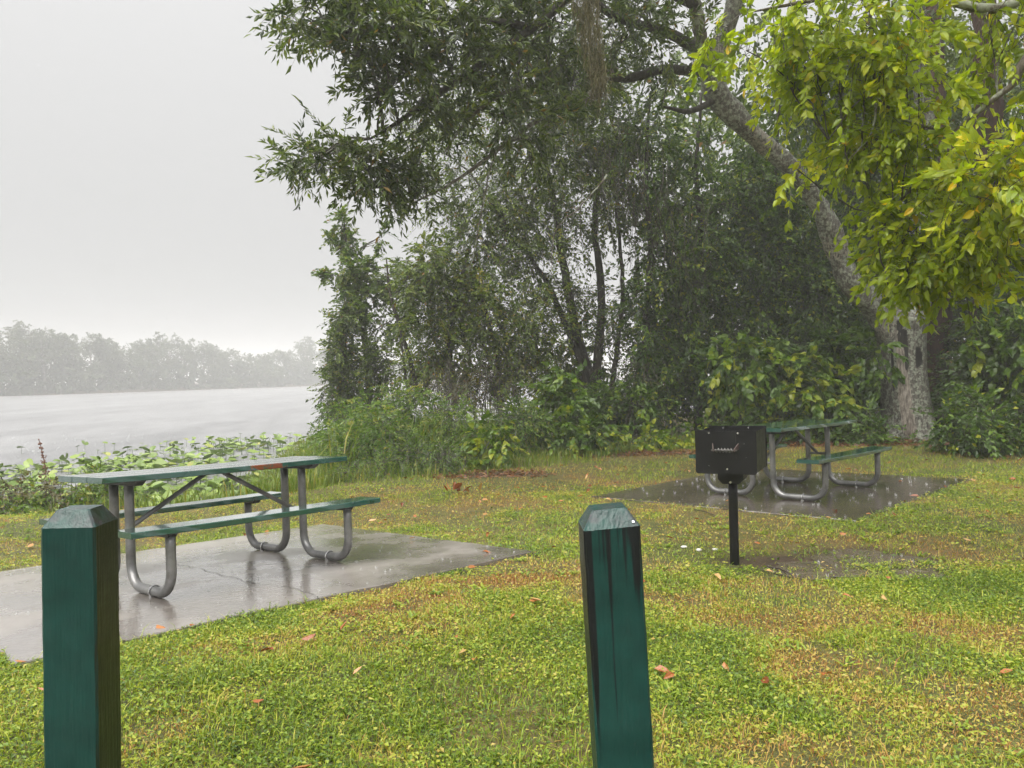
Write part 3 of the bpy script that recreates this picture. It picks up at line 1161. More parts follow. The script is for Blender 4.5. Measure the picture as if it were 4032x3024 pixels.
def branch_net(trunk_pts, blobs, r0, r1=.012, sub=5):
    """limbs that run from the nearest trunk point into each clump of foliage, with forks"""
    mb = MB()
    T = np.asarray(trunk_pts, float)
    for b in blobs:
        c = b['c']
        dist = np.linalg.norm(T - (c - np.array([0, 0, .6])), axis=1)
        a = T[int(np.argmin(dist))]
        L = np.linalg.norm(c - a)
        mid = (a + c) / 2 + rng.normal(size=3) * L * .08 + np.array([0, 0, .06 * L])
        path = smooth_path([a, mid, c], 12) + rng.normal(size=(12, 3)) * L * .006
        rr = r0 * min(1.0, .35 + .3 * L)
        mb.tube(path, np.linspace(rr, max(r1, rr * .45), 12), 6, wob=.08)
        for k in range(sub):
            d = nrmz(rng.normal(size=3))
            e = c + d * b['r'] * (.6 + .5 * rng.random())
            s = path[int(rng.integers(5, 12))]
            md = (s + e) / 2 + rng.normal(size=3) * np.linalg.norm(e - s) * .12
            mb.tube(smooth_path([s, md, e], 8), np.linspace(max(r1, rr * .4), r1 * .35, 8), 5)
    return mb


def crown(parent, blobs, slen, m, L, W, mat, mat_o=None, n_single=0, fine=False, heart=False, twig=.004, name='crown', twig_mat='bark_twig', single_name='leaf', **kw):
    acc, tw = [], [[], [], []]
    clump = kw.pop('clump', .22); per = kw.pop('per', 7)
    dens = kw.pop('dens', 1.0)
    for b in blobs:
        C, out = sample_blob(dict(b, n=int(b['n'] * dens)), clump, per)
        lv, te = sprays(C, out, slen, m, L, W, **kw)
        acc.append(lv)
        for i in range(3):
            tw[i].append(te[i])
    P, D, N, Ls, Ws, ti = [np.concatenate([a[i] for a in acc]) for i in range(6)]
    if n_single:
        x, y, d = project(P + D * Ls[:, None] * .5)
        ok = (x > 5) & (x < 2207) & (y > 5) & (y < 1654)
        score = np.where(ok, Ls / np.maximum(d, .1), -1) * (1 + .15 * rng.random(len(P)))
        pick = np.argsort(-score)[:n_single]
        me = [leaf_mesh_single('leaf_blade', 1.0, float(np.mean(Ws / Ls)), heart, curl=c) for c in (.15, .28, .42)]
        for q_ in me:
            q_.materials.append(mat_o)
        inv = parent.matrix_world.inverted() if False else None
        px, py, pz = parent.location
        for k, i in enumerate(pick):
            o = bpy.data.objects.new(single_name, me[k % 3])
            COL.objects.link(o)
            o.parent = parent
            n_ = N[i] / np.linalg.norm(N[i])
            o.matrix_basis = frame_matrix(P[i] - np.array([px, py, pz]), D[i], n_, float(Ls[i]))
        keep = np.ones(len(P), bool); keep[pick] = False
        P, D, N, Ls, Ws, ti = P[keep], D[keep], N[keep], Ls[keep], Ws[keep], ti[keep]
    V, f, k = leaf_geo(P, D, N, Ls, Ws, fine, heart)
    V = V - np.array(parent.location)
    o = obj(name, mesh_np(name, V, f[0], f[1], False, {'tint': np.repeat(ti, k)}), mat, parent, 'stuff')
    A, Bm, E_ = [np.concatenate(t_) for t_ in tw]
    Vt, ft = twig_mesh(A - np.array(parent.location), Bm - np.array(parent.location), E_ - np.array(parent.location), twig)
    obj('twigs', mesh_np('twigs', Vt, ft[0], ft[1]), M[twig_mat], parent, 'stuff')
    return o


def limb(parent, pts, radii, mat, name='limb', n=26, sides=9, wob=.06, jit=.01):
    P = smooth_path(np.column_stack([np.asarray(pts), np.asarray(radii)]), n)
    path, rr = P[:, :3], P[:, 3]
    path = path + rng.normal(size=path.shape) * rr[:, None] * jit * 8
    o = obj(name, MB().tube(path - np.array(parent.location), rr, sides, True, wob=wob).mesh(name, True), mat, parent)
    return path


def hang_strands(mb, x, y, ztop, length, r, tint, seg=7, sway=.05):
    """thin hanging strand as a narrow three-sided ribbon"""
    z = np.linspace(0, 1, seg)
    a = rng.normal(size=2) * sway
    ph = rng.random() * 6
    px = x + a[0] * z + np.sin(z * 7 + ph) * sway * .25
    py = y + a[1] * z + np.cos(z * 6 + ph) * sway * .25
    mb.tube(np.column_stack([px, py, ztop - z * length]), r * (1 - .6 * z), 3, False, {'tint': tint})


# ------------------------------------------------------------------ far shore: each tree a thing
far_groups = 'trees along the far shore'
n_far = 34
words_far = []
def far_tree(k, pos, h, wdt, style):
    t = thing('far_tree', 'x', 'tree', (pos[0], pos[1], gz(pos[0], pos[1])), 0, far_groups)
    base = np.array(t.location)
    lean = rng.normal(size=2) * .3
    tp = [base + np.array([0, 0, -.3]), base + np.array([lean[0] * .4, lean[1] * .4, h * .45]), base + np.array([lean[0], lean[1], h * .95])]
    limb(t, tp, [.28, .2, .06], M['bark_far'], 'trunk', 12, 6)
    nb = 7 if style == 0 else 5
    bl = []
    for q_ in range(nb):
        f_ = .25 + .72 * q_ / (nb - 1) if style == 0 else .62 + .36 * rng.random()
        w_ = wdt * (1.0 - .45 * abs(f_ - .5)) if style == 0 else wdt * .75
        bl.append(dict(c=base + np.array([rng.normal() * wdt * .42, rng.normal() * wdt * .3, h * f_]), r=np.array([w_ * .62, w_ * .5, h * .13]), n=64))
    if style == 1:
        bl.append(dict(c=base + np.array([0, 0, h * .3]), r=np.array([wdt * .7, wdt * .5, h * .25]), n=110))
    mbn = branch_net(np.array(smooth_path(tp, 10)), bl, .10, .03, 3)
    for i in range(len(mbn.V)):
        mbn.V[i] = mbn.V[i] - base
    obj('branches', mbn.mesh('branches'), M['bark_far'], t, 'stuff')
    crown(t, bl, 1.2, 6, .62, .36, M['leaf_far'], twig=.02, twig_mat='bark_far', gravity=.1, flat=.4, tint_s=.35, clump=.26, per=9)
    return t


FPATH = lambda s: FA + _fd * s + _fn * 5.0
ORD = 'first second third fourth fifth sixth seventh eighth ninth tenth eleventh twelfth thirteenth fourteenth fifteenth sixteenth seventeenth eighteenth nineteenth twentieth'.split()
far_spec = [(-20, 712), (20, 700), (62, 690), (98, 708), (118, 694), (160, 722), (196, 720), (230, 738), (262, 735), (300, 742), (332, 728), (366, 720), (404, 736), (440, 730), (478, 744), (515, 756), (552, 764), (590, 752), (630, 748), (662, 732), (700, 738), (745, 750), (800, 752)]
for k, (vx, fpy) in enumerate(far_spec):
    r_ = at(vx, 820, 1.0)
    # walk the shore line until it is seen in this direction
    s = np.linspace(-40, 420, 1800)
    pts = FA[None] + _fd[None] * s[:, None] + _fn[None] * (4 + 3 * ((k * 7) % 5) / 5)
    i = int(np.argmin(np.abs(pts[:, 0] / pts[:, 1] - r_[0])))
    pos = pts[i]
    h = max(6.0, at(vx, fpy, pos[1])[2] - gz(pos[0], pos[1])) * .87
    st_ = 1 if k in (4, 10, 19) else 0
    t = far_tree(k, pos, h, (3.0 + 1.3 * ((k * 13) % 7) / 7) * (1.35 if k > 14 else 1), st_)
    look = 'open crowned' if st_ else ('tall' if h > 11 else 'low crowned')
    place = 'at the left edge of the picture' if k == 0 else (ORD[k] + ' from the left edge' if k < 20 else ['hidden just behind', 'hidden well behind', 'hidden far behind'][k - 20] + ' the wood')
    t['label'] = 'hazy grey %s tree on the far shore, %s' % (look, place)

# understorey on the far bank: one mass nobody could count
ss = rng.uniform(-50, 200, 2300)
pts = FA[None] + _fd[None] * ss[:, None] + _fn[None] * rng.uniform(.3, 11, 2300)[:, None]
hh = rng.uniform(0, 1, 2300) ** 1.8 * 6.0 - .2
C_ = np.column_stack([pts, ground(pts[:, 0], pts[:, 1]) + hh])
lv, te = sprays(C_, nrmz(rng.normal(size=C_.shape)), 1.6, 16, 1.05, .70, gravity=.2, flat=.3)
V, f, k = leaf_geo(*lv[:5])
o = obj('far_thicket', mesh_np('far_thicket', V, f[0], f[1], False, {'tint': np.repeat(lv[5], k)}), M['leaf_far'], None, 'stuff')
o['label'] = 'hazy undergrowth along the far lake shore'


# ------------------------------------------------------------------ the big pale leaning tree
def big_tree():
    base = np.array([7.85, 15.5, 0.0])
    base[2] = gz(7.85, 15.5)
    t = thing('leaning_tree', 'big pale lichen spotted tree with a split trunk, one limb leaning left over the lawn', 'tree', base)
    # trunk: built ring by ring with a flared foot
    lv = [(1972, 962, 64), (1968, 940, 58), (1962, 900, 52), (1956, 850, 49), (1952, 800, 47), (1950, 750, 47), (1948, 715, 50), (1950, 690, 53), (1962, 660, 44), (1975, 620, 34), (1984, 560, 28), (1992, 480, 24), (2000, 380, 21), (1996, 240, 19), (1985, 80, 17), (1975, -120, 15), (1965, -300, 12)]
    path = np.array([at(x, y, 15.5) for x, y, _ in lv]); rad = np.array([r for *_, r in lv]) * 15.5 / PXM
    PR = smooth_path(np.column_stack([path, rad]), 70)
    sides = 40
    ang = np.arange(sides) * 2 * math.pi / sides
    V, bare_, crack_ = [], [], []
    for i in range(len(PR)):
        z = PR[i, 2] - base[2]
        flare = math.exp(-max(z, 0) / .22)
        r = PR[i, 3] * (1 + .05 * np.sin(3 * ang + 1.0) + .04 * np.sin(5 * ang + z * .6) + flare * (.22 * np.sin(4 * ang + .7) + .12 * np.sin(7 * ang + 2)))
        # ang = -pi/2 faces the camera; the strip of dead wood lies a little left of it
        da = (ang + math.pi / 2 + .50 + math.pi) % (2 * math.pi) - math.pi
        strip = np.exp(-(da / .27) ** 2) * float(sstep(-.2, .2, np.array(z)) * (1 - sstep(1.75, 2.35, np.array(z))))
        r = r - strip * .03
        for (a0, z0, z1) in ((-.12, 1.55, 2.25), (.30, 1.35, 2.05), (.55, 1.4, 1.85), (-.95, 1.2, 2.5), (-.45, 1.7, 2.4)):
            pass
        ck_ = np.zeros(sides)
        for (a0, z0, z1, w_) in ((-.30, 1.30, 2.15, .055), (.12, 1.35, 1.85, .045), (.33, 1.4, 1.8, .045), (.52, 1.4, 1.75, .04), (-.92, .9, 2.4, .04), (-.55, 1.75, 2.4, .06)):
            dd = (ang + math.pi / 2 - a0 + math.pi) % (2 * math.pi) - math.pi
            ck_ = np.maximum(ck_, np.exp(-(dd / (w_ * 1.9)) ** 2) * float(sstep(z0 - .1, z0 + .1, np.array(z)) * (1 - sstep(z1 - .15, z1 + .1, np.array(z)))))
        r = r - ck_ * .035
        V.append(np.column_stack([PR[i, 0] + r * np.cos(ang), PR[i, 1] + r * np.sin(ang), np.full(sides, PR[i, 2])]))
        bare_.append(strip); crack_.append(ck_)
    V = np.vstack(V) - base
    n = len(PR)
    i, j = np.meshgrid(np.arange(n - 1), np.arange(sides), indexing='ij')
    j2 = (j + 1) % sides
    q_ = np.stack([i * sides + j, i * sides + j2, (i + 1) * sides + j2, (i + 1) * sides + j], -1).reshape(-1)
    obj('trunk', mesh_np('trunk', V, q_, np.full((n - 1) * sides, 4), True, {'bare': np.concatenate(bare_), 'crack': np.concatenate(crack_)}), M['trunk'], t)
    # the leaning limb
    lm = [(1940, 740, 15.5, 40), (1908, 690, 15.35, 31), (1880, 655, 15.2, 30), (1838, 610, 15.0, 27), (1815, 560, 14.9, 27), (1795, 500, 14.7, 26), (1765, 440, 14.5, 23), (1715, 370, 14.2, 22), (1650, 310, 13.9, 23), (1590, 255, 13.6, 26), (1548, 200, 13.4, 30), (1540, 150, 13.2, 26), (1560, 90, 13.0, 22), (1585, 10, 12.8, 20), (1600, -120, 12.6, 17), (1600, -300, 12.4, 12)]
    PR2 = smooth_path(np.array([(*at(x, y, Y), r * Y / PXM) for x, y, Y, r in lm]), 80)
    Vt, ft = tube(PR2[:, :3] - base, PR2[:, 3] * .88 * (1 + .10 * np.sin(np.arange(80) * .55) * (rng.random(80) > .3)), 18, True, .06)
    bl_ = np.repeat(np.clip(.22 + .25 * np.sin(np.arange(80) * .33), 0, 1), 18)
    obj('limb', mesh_np('limb', Vt, ft[0], ft[1], True, {'bare': bl_, 'crack': np.zeros(len(Vt))}), M['trunk'], t)
    BL = M['bark_lichen']
    fork = [limb(t, [at(1535, 170, 13.3), at(1515, 90, 12.9), at(1500, 0, 12.5), at(1480, -160, 12.0)], [.15, .11, .10, .06], BL)]
    # boughs reaching left over the lake side
    boughs = []
    boughs.append(limb(t, [at(1540, 160, 13.3), at(1440, 150, 12.6), at(1340, 170, 12.0), at(1280, 140, 11.6)], [.09, .075, .06, .045], M['bark_dark']))
    boughs.append(limb(t, [at(1530, 120, 13.1), at(1440, 70, 12.2), at(1340, 40, 11.4), at(1250, -20, 10.8)], [.10, .08, .06, .04], M['bark_dark']))
    boughs.append(limb(t, [at(1545, 215, 13.4), at(1490, 240, 13.0), at(1430, 230, 12.7)], [.06, .045, .02], M['bark_dark']))
    boughs.append(limb(t, [at(1500, 10, 12.5), at(1330, -60, 11.2), at(1150, 60, 10.3), at(1010, 160, 9.8), at(880, 250, 9.5), at(800, 300, 9.3)], [.085, .07, .055, .045, .03, .012], M['bark_dark']))
    boughs.append(limb(t, [at(1330, 150, 11.9), at(1250, 215, 11.2), at(1160, 185, 10.7), at(1090, 200, 10.4), at(1010, 260, 10.2), at(960, 330, 10)], [.05, .04, .032, .026, .02, .01], BL))
    boughs.append(limb(t, [at(1300, 205, 11.6), at(1180, 250, 11), at(1080, 320, 10.6), at(985, 390, 10.2), at(890, 440, 10)], [.045, .035, .028, .02, .008], BL))
    boughs.append(limb(t, [at(1150, 60, 10.3), at(1000, 40, 9.8), at(850, 60, 9.4), at(730, 70, 9.2), at(660, 35, 9.0)], [.05, .04, .03, .018, .006], M['bark_dark']))
    boughs.append(limb(t, [at(1230, -40, 10.8), at(1120, -60, 10.2), at(960, -50, 9.6), at(760, 0, 9.2)], [.05, .045, .03, .01], M['bark_dark']))
    # slim pale hanging sticks
    for pts_ in ([(1220, 0), (1170, 60), (1120, 130), (1060, 200)], [(1310, 380), (1260, 440), (1200, 500), (1190, 600)], [(1080, 300), (1050, 400), (1030, 520), (1010, 600)], [(900, 280), (890, 330), (905, 400)]):
        limb(t, [at(x, y, 10.5 - .1 * k_) for k_, (x, y) in enumerate(pts_)], np.linspace(.013, .004, len(pts_)), BL, 'branch', 22, 5, jit=.10)
    B = [blob(*a) for a in (
        (690, 30, 65, 40, 9.0, .5, 24), (765, 70, 62, 52, 9.1, .6, 36), (835, 110, 80, 95, 9.3, .7, 62), (800, 0, 90, 60, 9.3, .7, 55), (770, -20, 90, 50, 9.2, .6, 40),
        (925, 200, 80, 90, 9.6, .7, 60), (830, 195, 55, 60, 9.4, .5, 30), (1000, 90, 110, 120, 9.9, .9, 110), (940, 20, 100, 80, 9.7, .8, 80), (1120, 90, 110, 120, 10.4, 1.0, 110), (1090, 250, 100, 80, 10.4, .9, 60),
        (700, 330, 60, 55, 9.3, .5, 36), (775, 355, 58, 42, 9.4, .5, 38), (672, 362, 30, 20, 9.2, .3, 11), (840, 350, 60, 70, 9.6, .6, 40), (800, 392, 45, 22, 9.5, .4, 18), (925, 400, 40, 38, 9.9, .5, 20),
        (1200, 30, 110, 90, 10.8, 1.0, 90), (1350, 60, 110, 90, 11.5, 1.0, 70), (1430, 130, 70, 60, 12.4, .9, 34), (1240, 160, 80, 60, 11, .9, 36), (1180, 330, 80, 90, 11, .9, 40), (1400, 0, 120, 70, 12, 1.0, 70),
        (1000, -130, 220, 80, 10, 1.2, 110), (1300, -130, 220, 80, 11.5, 1.4, 110), (1560, -160, 160, 110, 13, 1.6, 80), (1850, -260, 260, 120, 15, 2, 120))]
    allp = np.vstack(boughs + fork + [PR2[-25:, :3], PR[-14:, :3]])
    mb = branch_net(allp, B, .032, .010, 5)
    for i in range(len(mb.V)):
        mb.V[i] = mb.V[i] - base
    obj('branches', mb.mesh('branches', True), M['bark_twig'], t, 'stuff')
    crown(t, B, .40, 17, .115, .035, M['leaf_laurel'], M['leaf_laurel_o'], 300, dens=1.55, tint_s=.36, tint_c=-.1, gravity=.12, droop=.15, splay=.8, flat=.45, twig=.004)
    # the high crown above the picture, roofing the right half of the lawn
    HB = [dict(c=np.array(c_), r=np.array(r_), n=n_) for c_, r_, n_ in (((4.0, 12.5, 9.6), (3.0, 2.4, 1.1), 190), ((8.0, 12.5, 9.4), (3.2, 2.4, 1.2), 200), ((6.2, 15.2, 10.6), (3.6, 2.4, 1.4), 300), ((11.0, 14.0, 10.2), (3.0, 3.0, 1.4), 260), ((1.2, 14.5, 10.6), (2.4, 2.4, 1.2), 180), ((6.0, 10.4, 8.6), (2.6, 1.4, .8), 90))]
    hb = branch_net(np.vstack([PR[-10:, :3], PR2[-10:, :3]]), HB, .10, .02, 4)
    for i in range(len(hb.V)):
        hb.V[i] = hb.V[i] - base
    obj('upper_branches', hb.mesh('upper_branches', True), M['bark_twig'], t, 'stuff')
    crown(t, HB, .7, 14, .24, .09, M['leaf_laurel'], name='upper_crown', gravity=.1, droop=.15, splay=.8, flat=.5, twig=.006)
    return t


big_tree()

# ------------------------------------------------------------------ yellowing elm boughs hanging in from the right, its trunk beside the frame
def elm():
    base = np.array([6.6, 5.2, gz(6.6, 5.2)])
    t = thing('elm_tree', 'tree at the right edge with drooping boughs of large yellow green leaves', 'tree', base)
    tr = [base + np.array([0, 0, -.3]), base + np.array([.1, .1, 1.5]), base + np.array([-.1, .3, 3.6]), base + np.array([-.4, .4, 6.0]), base + np.array([-.6, .6, 8.2])]
    tp = limb(t, tr, [.24, .20, .17, .12, .05], M['bark_lichen'], 'trunk', 30, 14)
    b = []
    b.append(limb(t, [tp[14], at(2400, -60, 5.6), at(2150, 20, 5.6), at(1950, -30, 5.7), at(1760, 0, 5.9), at(1600, 30, 6.0)], [.07, .05, .035, .025, .016, .005], M['bark_lichen']))
    b.append(limb(t, [tp[12], at(2330, 120, 5.4), at(2180, 190, 5.5), at(2060, 290, 5.7), at(1980, 400, 5.9), at(1900, 470, 6.1)], [.06, .04, .022, .016, .011, .005], M['bark_lichen']))
    b.append(limb(t, [at(1885, -20, 5.7), at(1880, 60, 5.7), at(1890, 180, 5.75), at(1885, 280, 5.8), at(1830, 350, 5.9)], [.014, .012, .010, .008, .004], M['bark_lichen']))
    b.append(limb(t, [tp[10], at(2350, 380, 5.2), at(2230, 330, 5.1), at(2120, 400, 5.2)], [.045, .03, .014, .005], M['bark_lichen']))
    b.append(limb(t, [tp[9], at(2380, 560, 5.4), at(2200, 560, 5.5), at(2040, 590, 5.8), at(1920, 620, 6.0)], [.05, .032, .018, .010, .004], M['bark_lichen']))
    b.append(limb(t, [at(2060, 290, 5.7), at(1960, 260, 5.8), at(1870, 210, 5.9), at(1790, 300, 6.0)], [.012, .010, .008, .004], M['bark_lichen']))
    B = [blob(*a) for a in (
        (1690, 50, 45, 50, 6.0, .4, 15), (1555, 62, 22, 20, 6.0, .2, 4), (1612, 105, 12, 26, 6.0, .15, 3), (1770, 50, 85, 70, 5.9, .5, 28), (1870, 50, 90, 75, 5.8, .5, 26), (1970, 80, 70, 60, 5.8, .5, 16),
        (1765, 160, 45, 55, 6.0, .4, 18), (1860, 140, 60, 50, 5.9, .4, 16), (1820, 180, 60, 60, 6.0, .5, 18), (1875, 285, 50, 55, 6.0, .5, 22), (1850, 330, 36, 36, 6.1, .4, 11), (1910, 260, 75, 80, 5.9, .5, 26), (1980, 180, 45, 50, 5.8, .4, 11), (1985, 310, 35, 40, 5.8, .4, 10),
        (1950, 390, 55, 45, 6.0, .5, 22), (1720, 365, 12, 10, 6.1, .15, 2), (1930, 450, 40, 40, 6.1, .4, 15), (1970, 490, 55, 45, 6.0, .5, 22), (1968, 535, 40, 40, 6.1, .4, 15), (1995, 550, 55, 42, 6.0, .5, 22), (1975, 600, 40, 22, 6.0, .4, 10), (2055, 555, 60, 36, 5.8, .5, 18), (2140, 560, 60, 40, 5.6, .5, 18), (2040, 510, 35, 28, 5.8, .4, 8),
        (2190, 60, 45, 45, 5.5, .4, 10), (2130, 20, 50, 30, 5.6, .4, 8), (1985, 590, 36, 20, 6.1, .3, 8), (2300, 200, 60, 120, 5.5, .6, 20), (2310, 540, 50, 50, 5.5, .5, 10), (2000, -120, 260, 80, 5.8, .8, 50), (2350, -60, 120, 140, 5.6, .8, 24))]
    BY = [blob(*a) for a in ((2150, 390, 60, 75, 5.1, .4, 17), (2190, 320, 45, 60, 5.1, .3, 11), (2190, 435, 45, 50, 5.2, .3, 13), (2130, 340, 35, 30, 5.1, .2, 4), (2100, 430, 25, 30, 5.2, .2, 3), (2300, 380, 60, 90, 5.2, .5, 16))]
    mb = branch_net(np.vstack(b), B + BY, .011, .0045, 3)
    for i in range(len(mb.V)):
        mb.V[i] = mb.V[i] - base
    obj('branches', mb.mesh('branches', True), M['bark_twig'], t, 'stuff')
    kw = dict(gravity=.24, droop=.30, splay=.8, flat=.42, clump=.34, per=3, twig=.0028, dens=2.15)
    crown(t, B, .27, 12, .080, .041, M['leaf_elm'], M['leaf_elm_o'], 210, fine=True, lead=(-.05, -.2, -.15), **kw)
    crown(t, BY, .29, 12, .090, .047, M['leaf_elmy'], M['leaf_elmy_o'], 90, fine=True, lead=(-.15, -.2, -.2), **kw)


elm()


# ------------------------------------------------------------------ trees of the wood behind the lawn
def wood_tree(name, label, stems, blobs, slen, m, L, W, mat, bark='bark_dark', group=None, r_br=.03, **kw):
    """stems: list of [(px,py,Y,radius m)...]; each is one trunk of this tree"""
    base = at(*stems[0][0][:3])
    base[2] = gz(base[0], base[1])
    t = thing(name, label, 'tree', base, 0, group)
    pts = []
    for k, st in enumerate(stems):
        pts.append(limb(t, [at(*s[:3]) for s in st], [s[3] for s in st], M[bark], 'trunk' if k == 0 else 'stem', 24, 8, .08, .02))
    B = [blob(*a) for a in blobs]
    mb = branch_net(np.vstack(pts), B, r_br, .007, 4)
    for i in range(len(mb.V)):
        mb.V[i] = mb.V[i] - base
    obj('branches', mb.mesh('branches'), M['bark_twig'], t, 'stuff')
    kw.setdefault('dens', 2.45); kw.setdefault('twig', .005)
    crown(t, B, slen, m, L, W, mat, **kw)
    return t


GW = 'trees of the wood between lawn and lake'
# many-stemmed tree in the middle
wood_tree('many_stemmed_tree', 'dark many stemmed tree standing in the middle of the wood', [
    [(1300, 935, 18, .15), (1275, 820, 18, .12), (1240, 700, 18, .10), (1215, 560, 18, .09), (1190, 400, 18, .06), (1160, 250, 18, .03)],
    [(1310, 935, 18.2, .13), (1290, 800, 18.2, .11), (1300, 640, 18.2, .09), (1285, 480, 18.2, .07), (1300, 300, 18, .04)],
    [(1285, 930, 17.8, .10), (1255, 790, 17.8, .08), (1205, 660, 17.8, .07), (1150, 560, 17.7, .05), (1090, 480, 17.6, .03)],
    [(1305, 930, 18, .08), (1330, 780, 18, .06), (1345, 620, 18, .05), (1330, 450, 18, .03)]],
    [(1190, 330, 150, 110, 18, 1.4, 220), (1060, 420, 120, 90, 17.6, 1.2, 130), (1300, 260, 110, 120, 18, 1.3, 150), (1180, 480, 130, 80, 17.8, 1.2, 130), (1330, 400, 70, 110, 18, 1.0, 90), (1040, 540, 100, 70, 17.4, 1.1, 95), (1150, 590, 80, 50, 17.6, 1.0, 45), (1100, 200, 150, 100, 18, 1.4, 150), (1240, 130, 130, 90, 18, 1.4, 120), (960, 330, 70, 80, 17.5, 1, 60), (1240, 640, 80, 60, 18.4, 1, 60), (1320, 700, 50, 80, 18.4, .9, 50), (1215, 780, 50, 60, 18.4, .9, 34)],
    .5, 14, .105, .05, M['leaf_wood'], group=GW, tint_s=.34, gravity=.3)
wood_tree('understorey_tree', 'low leafy tree left of the many stemmed tree, over dead brush', [
    [(985, 880, 17.2, .07), (970, 760, 17.2, .06), (985, 640, 17.2, .05), (1010, 560, 17.2, .03)], [(1080, 890, 17.4, .06), (1070, 760, 17.4, .05), (1040, 640, 17.4, .035)]],
    [(970, 640, 90, 70, 17.2, 1.0, 125), (1060, 650, 90, 60, 17.2, 1.0, 110), (930, 720, 60, 60, 17, .9, 70), (1010, 740, 80, 60, 17.2, 1.0, 80), (1110, 730, 80, 70, 17.4, 1, 80), (920, 590, 50, 40, 17, .8, 40), (960, 800, 60, 40, 17, .8, 40), (1170, 700, 60, 70, 17.2, .9, 70), (1130, 800, 60, 50, 17.2, .9, 60), (1050, 820, 70, 45, 17.2, .9, 50), (900, 800, 45, 50, 17.2, .8, 40), (1210, 850, 60, 40, 17.0, .9, 45)],
    .45, 14, .10, .052, M['leaf_wood'], group=GW, tint_c=.1, tint_s=.34)
wood_tree('maple_sapling', 'pale green slender maple at the lake end of the wood, rising above dark vines', [
    [(800, 900, 18.6, .07), (790, 760, 18.6, .06), (770, 640, 18.6, .045), (750, 540, 18.6, .03), (742, 470, 18.6, .012)]],
    [(743, 478, 12, 16, 18.6, .3, 12), (752, 525, 22, 28, 18.6, .4, 30), (712, 512, 14, 10, 18.6, .3, 8), (770, 580, 40, 30, 18.6, .6, 48), (715, 590, 18, 12, 18.6, .3, 12), (826, 510, 8, 22, 18.6, .2, 7), (800, 625, 55, 30, 18.6, .7, 60), (840, 590, 30, 26, 18.6, .5, 18), (745, 635, 26, 24, 18.6, .4, 24), (850, 690, 40, 45, 18.4, .6, 36), (790, 680, 40, 30, 18.4, .6, 34)],
    .26, 12, .10, .07, M['leaf_maple'], group=GW, tint_s=.34, gravity=.1)
wood_tree('vine_draped_tree', 'short tree draped in dark vines at the lake end of the wood', [
    [(745, 915, 18, .09), (742, 820, 18, .08), (745, 720, 18, .06), (750, 660, 18, .03)]],
    [(748, 690, 26, 32, 18, .5, 60), (738, 755, 26, 40, 17.9, .6, 80), (740, 835, 32, 46, 17.9, .6, 100), (775, 880, 40, 35, 17.8, .6, 70), (790, 790, 34, 60, 18, .6, 80), (718, 875, 20, 20, 17.9, .4, 22), (828, 780, 36, 80, 18.2, .7, 80)],
    .32, 12, .085, .05, M['leaf_wood'], group=GW, tint_c=-.12, tint_s=.34)
wood_tree('leaning_sapling', 'thin bare stemmed sapling leaning left beside the pale maple', [
    [(905, 850, 16.6, .055), (885, 780, 16.6, .05), (862, 700, 16.6, .042), (842, 630, 16.6, .032), (835, 560, 16.6, .015)], [(880, 850, 16.8, .03), (870, 760, 16.8, .025), (860, 680, 16.8, .015)]],
    [(885, 595, 40, 35, 16.6, .6, 18), (910, 620, 45, 40, 16.6, .6, 18), (940, 560, 40, 40, 16.6, .6, 18)],
    .45, 9, .15, .065, M['leaf_laurel'], group=GW, tint_s=.34)
# trees to the right of the gap, wrapped in climbing vines
vines = [
    ('vine_clad_tree', 'tall tree hung with trailing vines just right of the many stemmed tree', 1400, 17.5, [(1390, 330, 60, 120, 17.5, 1.0, 95), (1420, 520, 55, 120, 17.5, .9, 100), (1400, 720, 60, 110, 17.4, .9, 130), (1380, 860, 70, 60, 17.2, .9, 80), (1460, 600, 50, 90, 17.6, .9, 60), (1440, 800, 60, 90, 17.4, .9, 100)]),
    ('vine_clad_tree', 'slim tree under hanging vines left of the leaning pale limb', 1510, 17.8, [(1500, 330, 50, 40, 17.8, .9, 26), (1475, 440, 42, 50, 17.8, .8, 32), (1530, 540, 70, 60, 17.8, 1.0, 85), (1500, 660, 70, 100, 17.6, 1.0, 130), (1530, 820, 80, 90, 17.4, 1.0, 150), (1590, 440, 60, 70, 18, .9, 80)]),
    ('vine_clad_tree', 'broad tree smothered in dark vines behind the second picnic table', 1680, 18, [(1630, 560, 80, 110, 18, 1.0, 190), (1660, 420, 70, 70, 18.2, 1.0, 90), (1640, 730, 90, 100, 17.6, 1.0, 190), (1740, 640, 90, 120, 18, 1.0, 210), (1760, 800, 90, 100, 17.4, 1.0, 190), (1720, 520, 70, 80, 18.4, 1, 110), (1640, 330, 60, 60, 18.6, 1, 60), (1750, 200, 90, 90, 18.6, 1, 90)]),
    ('vine_clad_tree', 'dark tree close behind the pale split trunk, on its left', 1850, 18.5, [(1850, 640, 80, 110, 18.4, 1.0, 190), (1860, 800, 80, 110, 17.8, 1.0, 190), (1830, 480, 80, 100, 18.8, 1.0, 150), (1850, 320, 100, 100, 19, 1.2, 140), (1830, 150, 110, 100, 19, 1.2, 130)])]
for nm, lb, px_, Y_, bl_ in vines:
    wood_tree(nm, lb, [[(px_, 930, Y_, .11), (px_ - 8, 760, Y_, .09), (px_ + 6, 560, Y_, .07), (px_ - 5, 380, Y_, .05), (px_ + 5, 200, Y_, .03)]], bl_, .48, 12, .12, .068, M['leaf_vine'], group=GW, tint_c=-.10, tint_s=.36, gravity=.4, flat=.35)
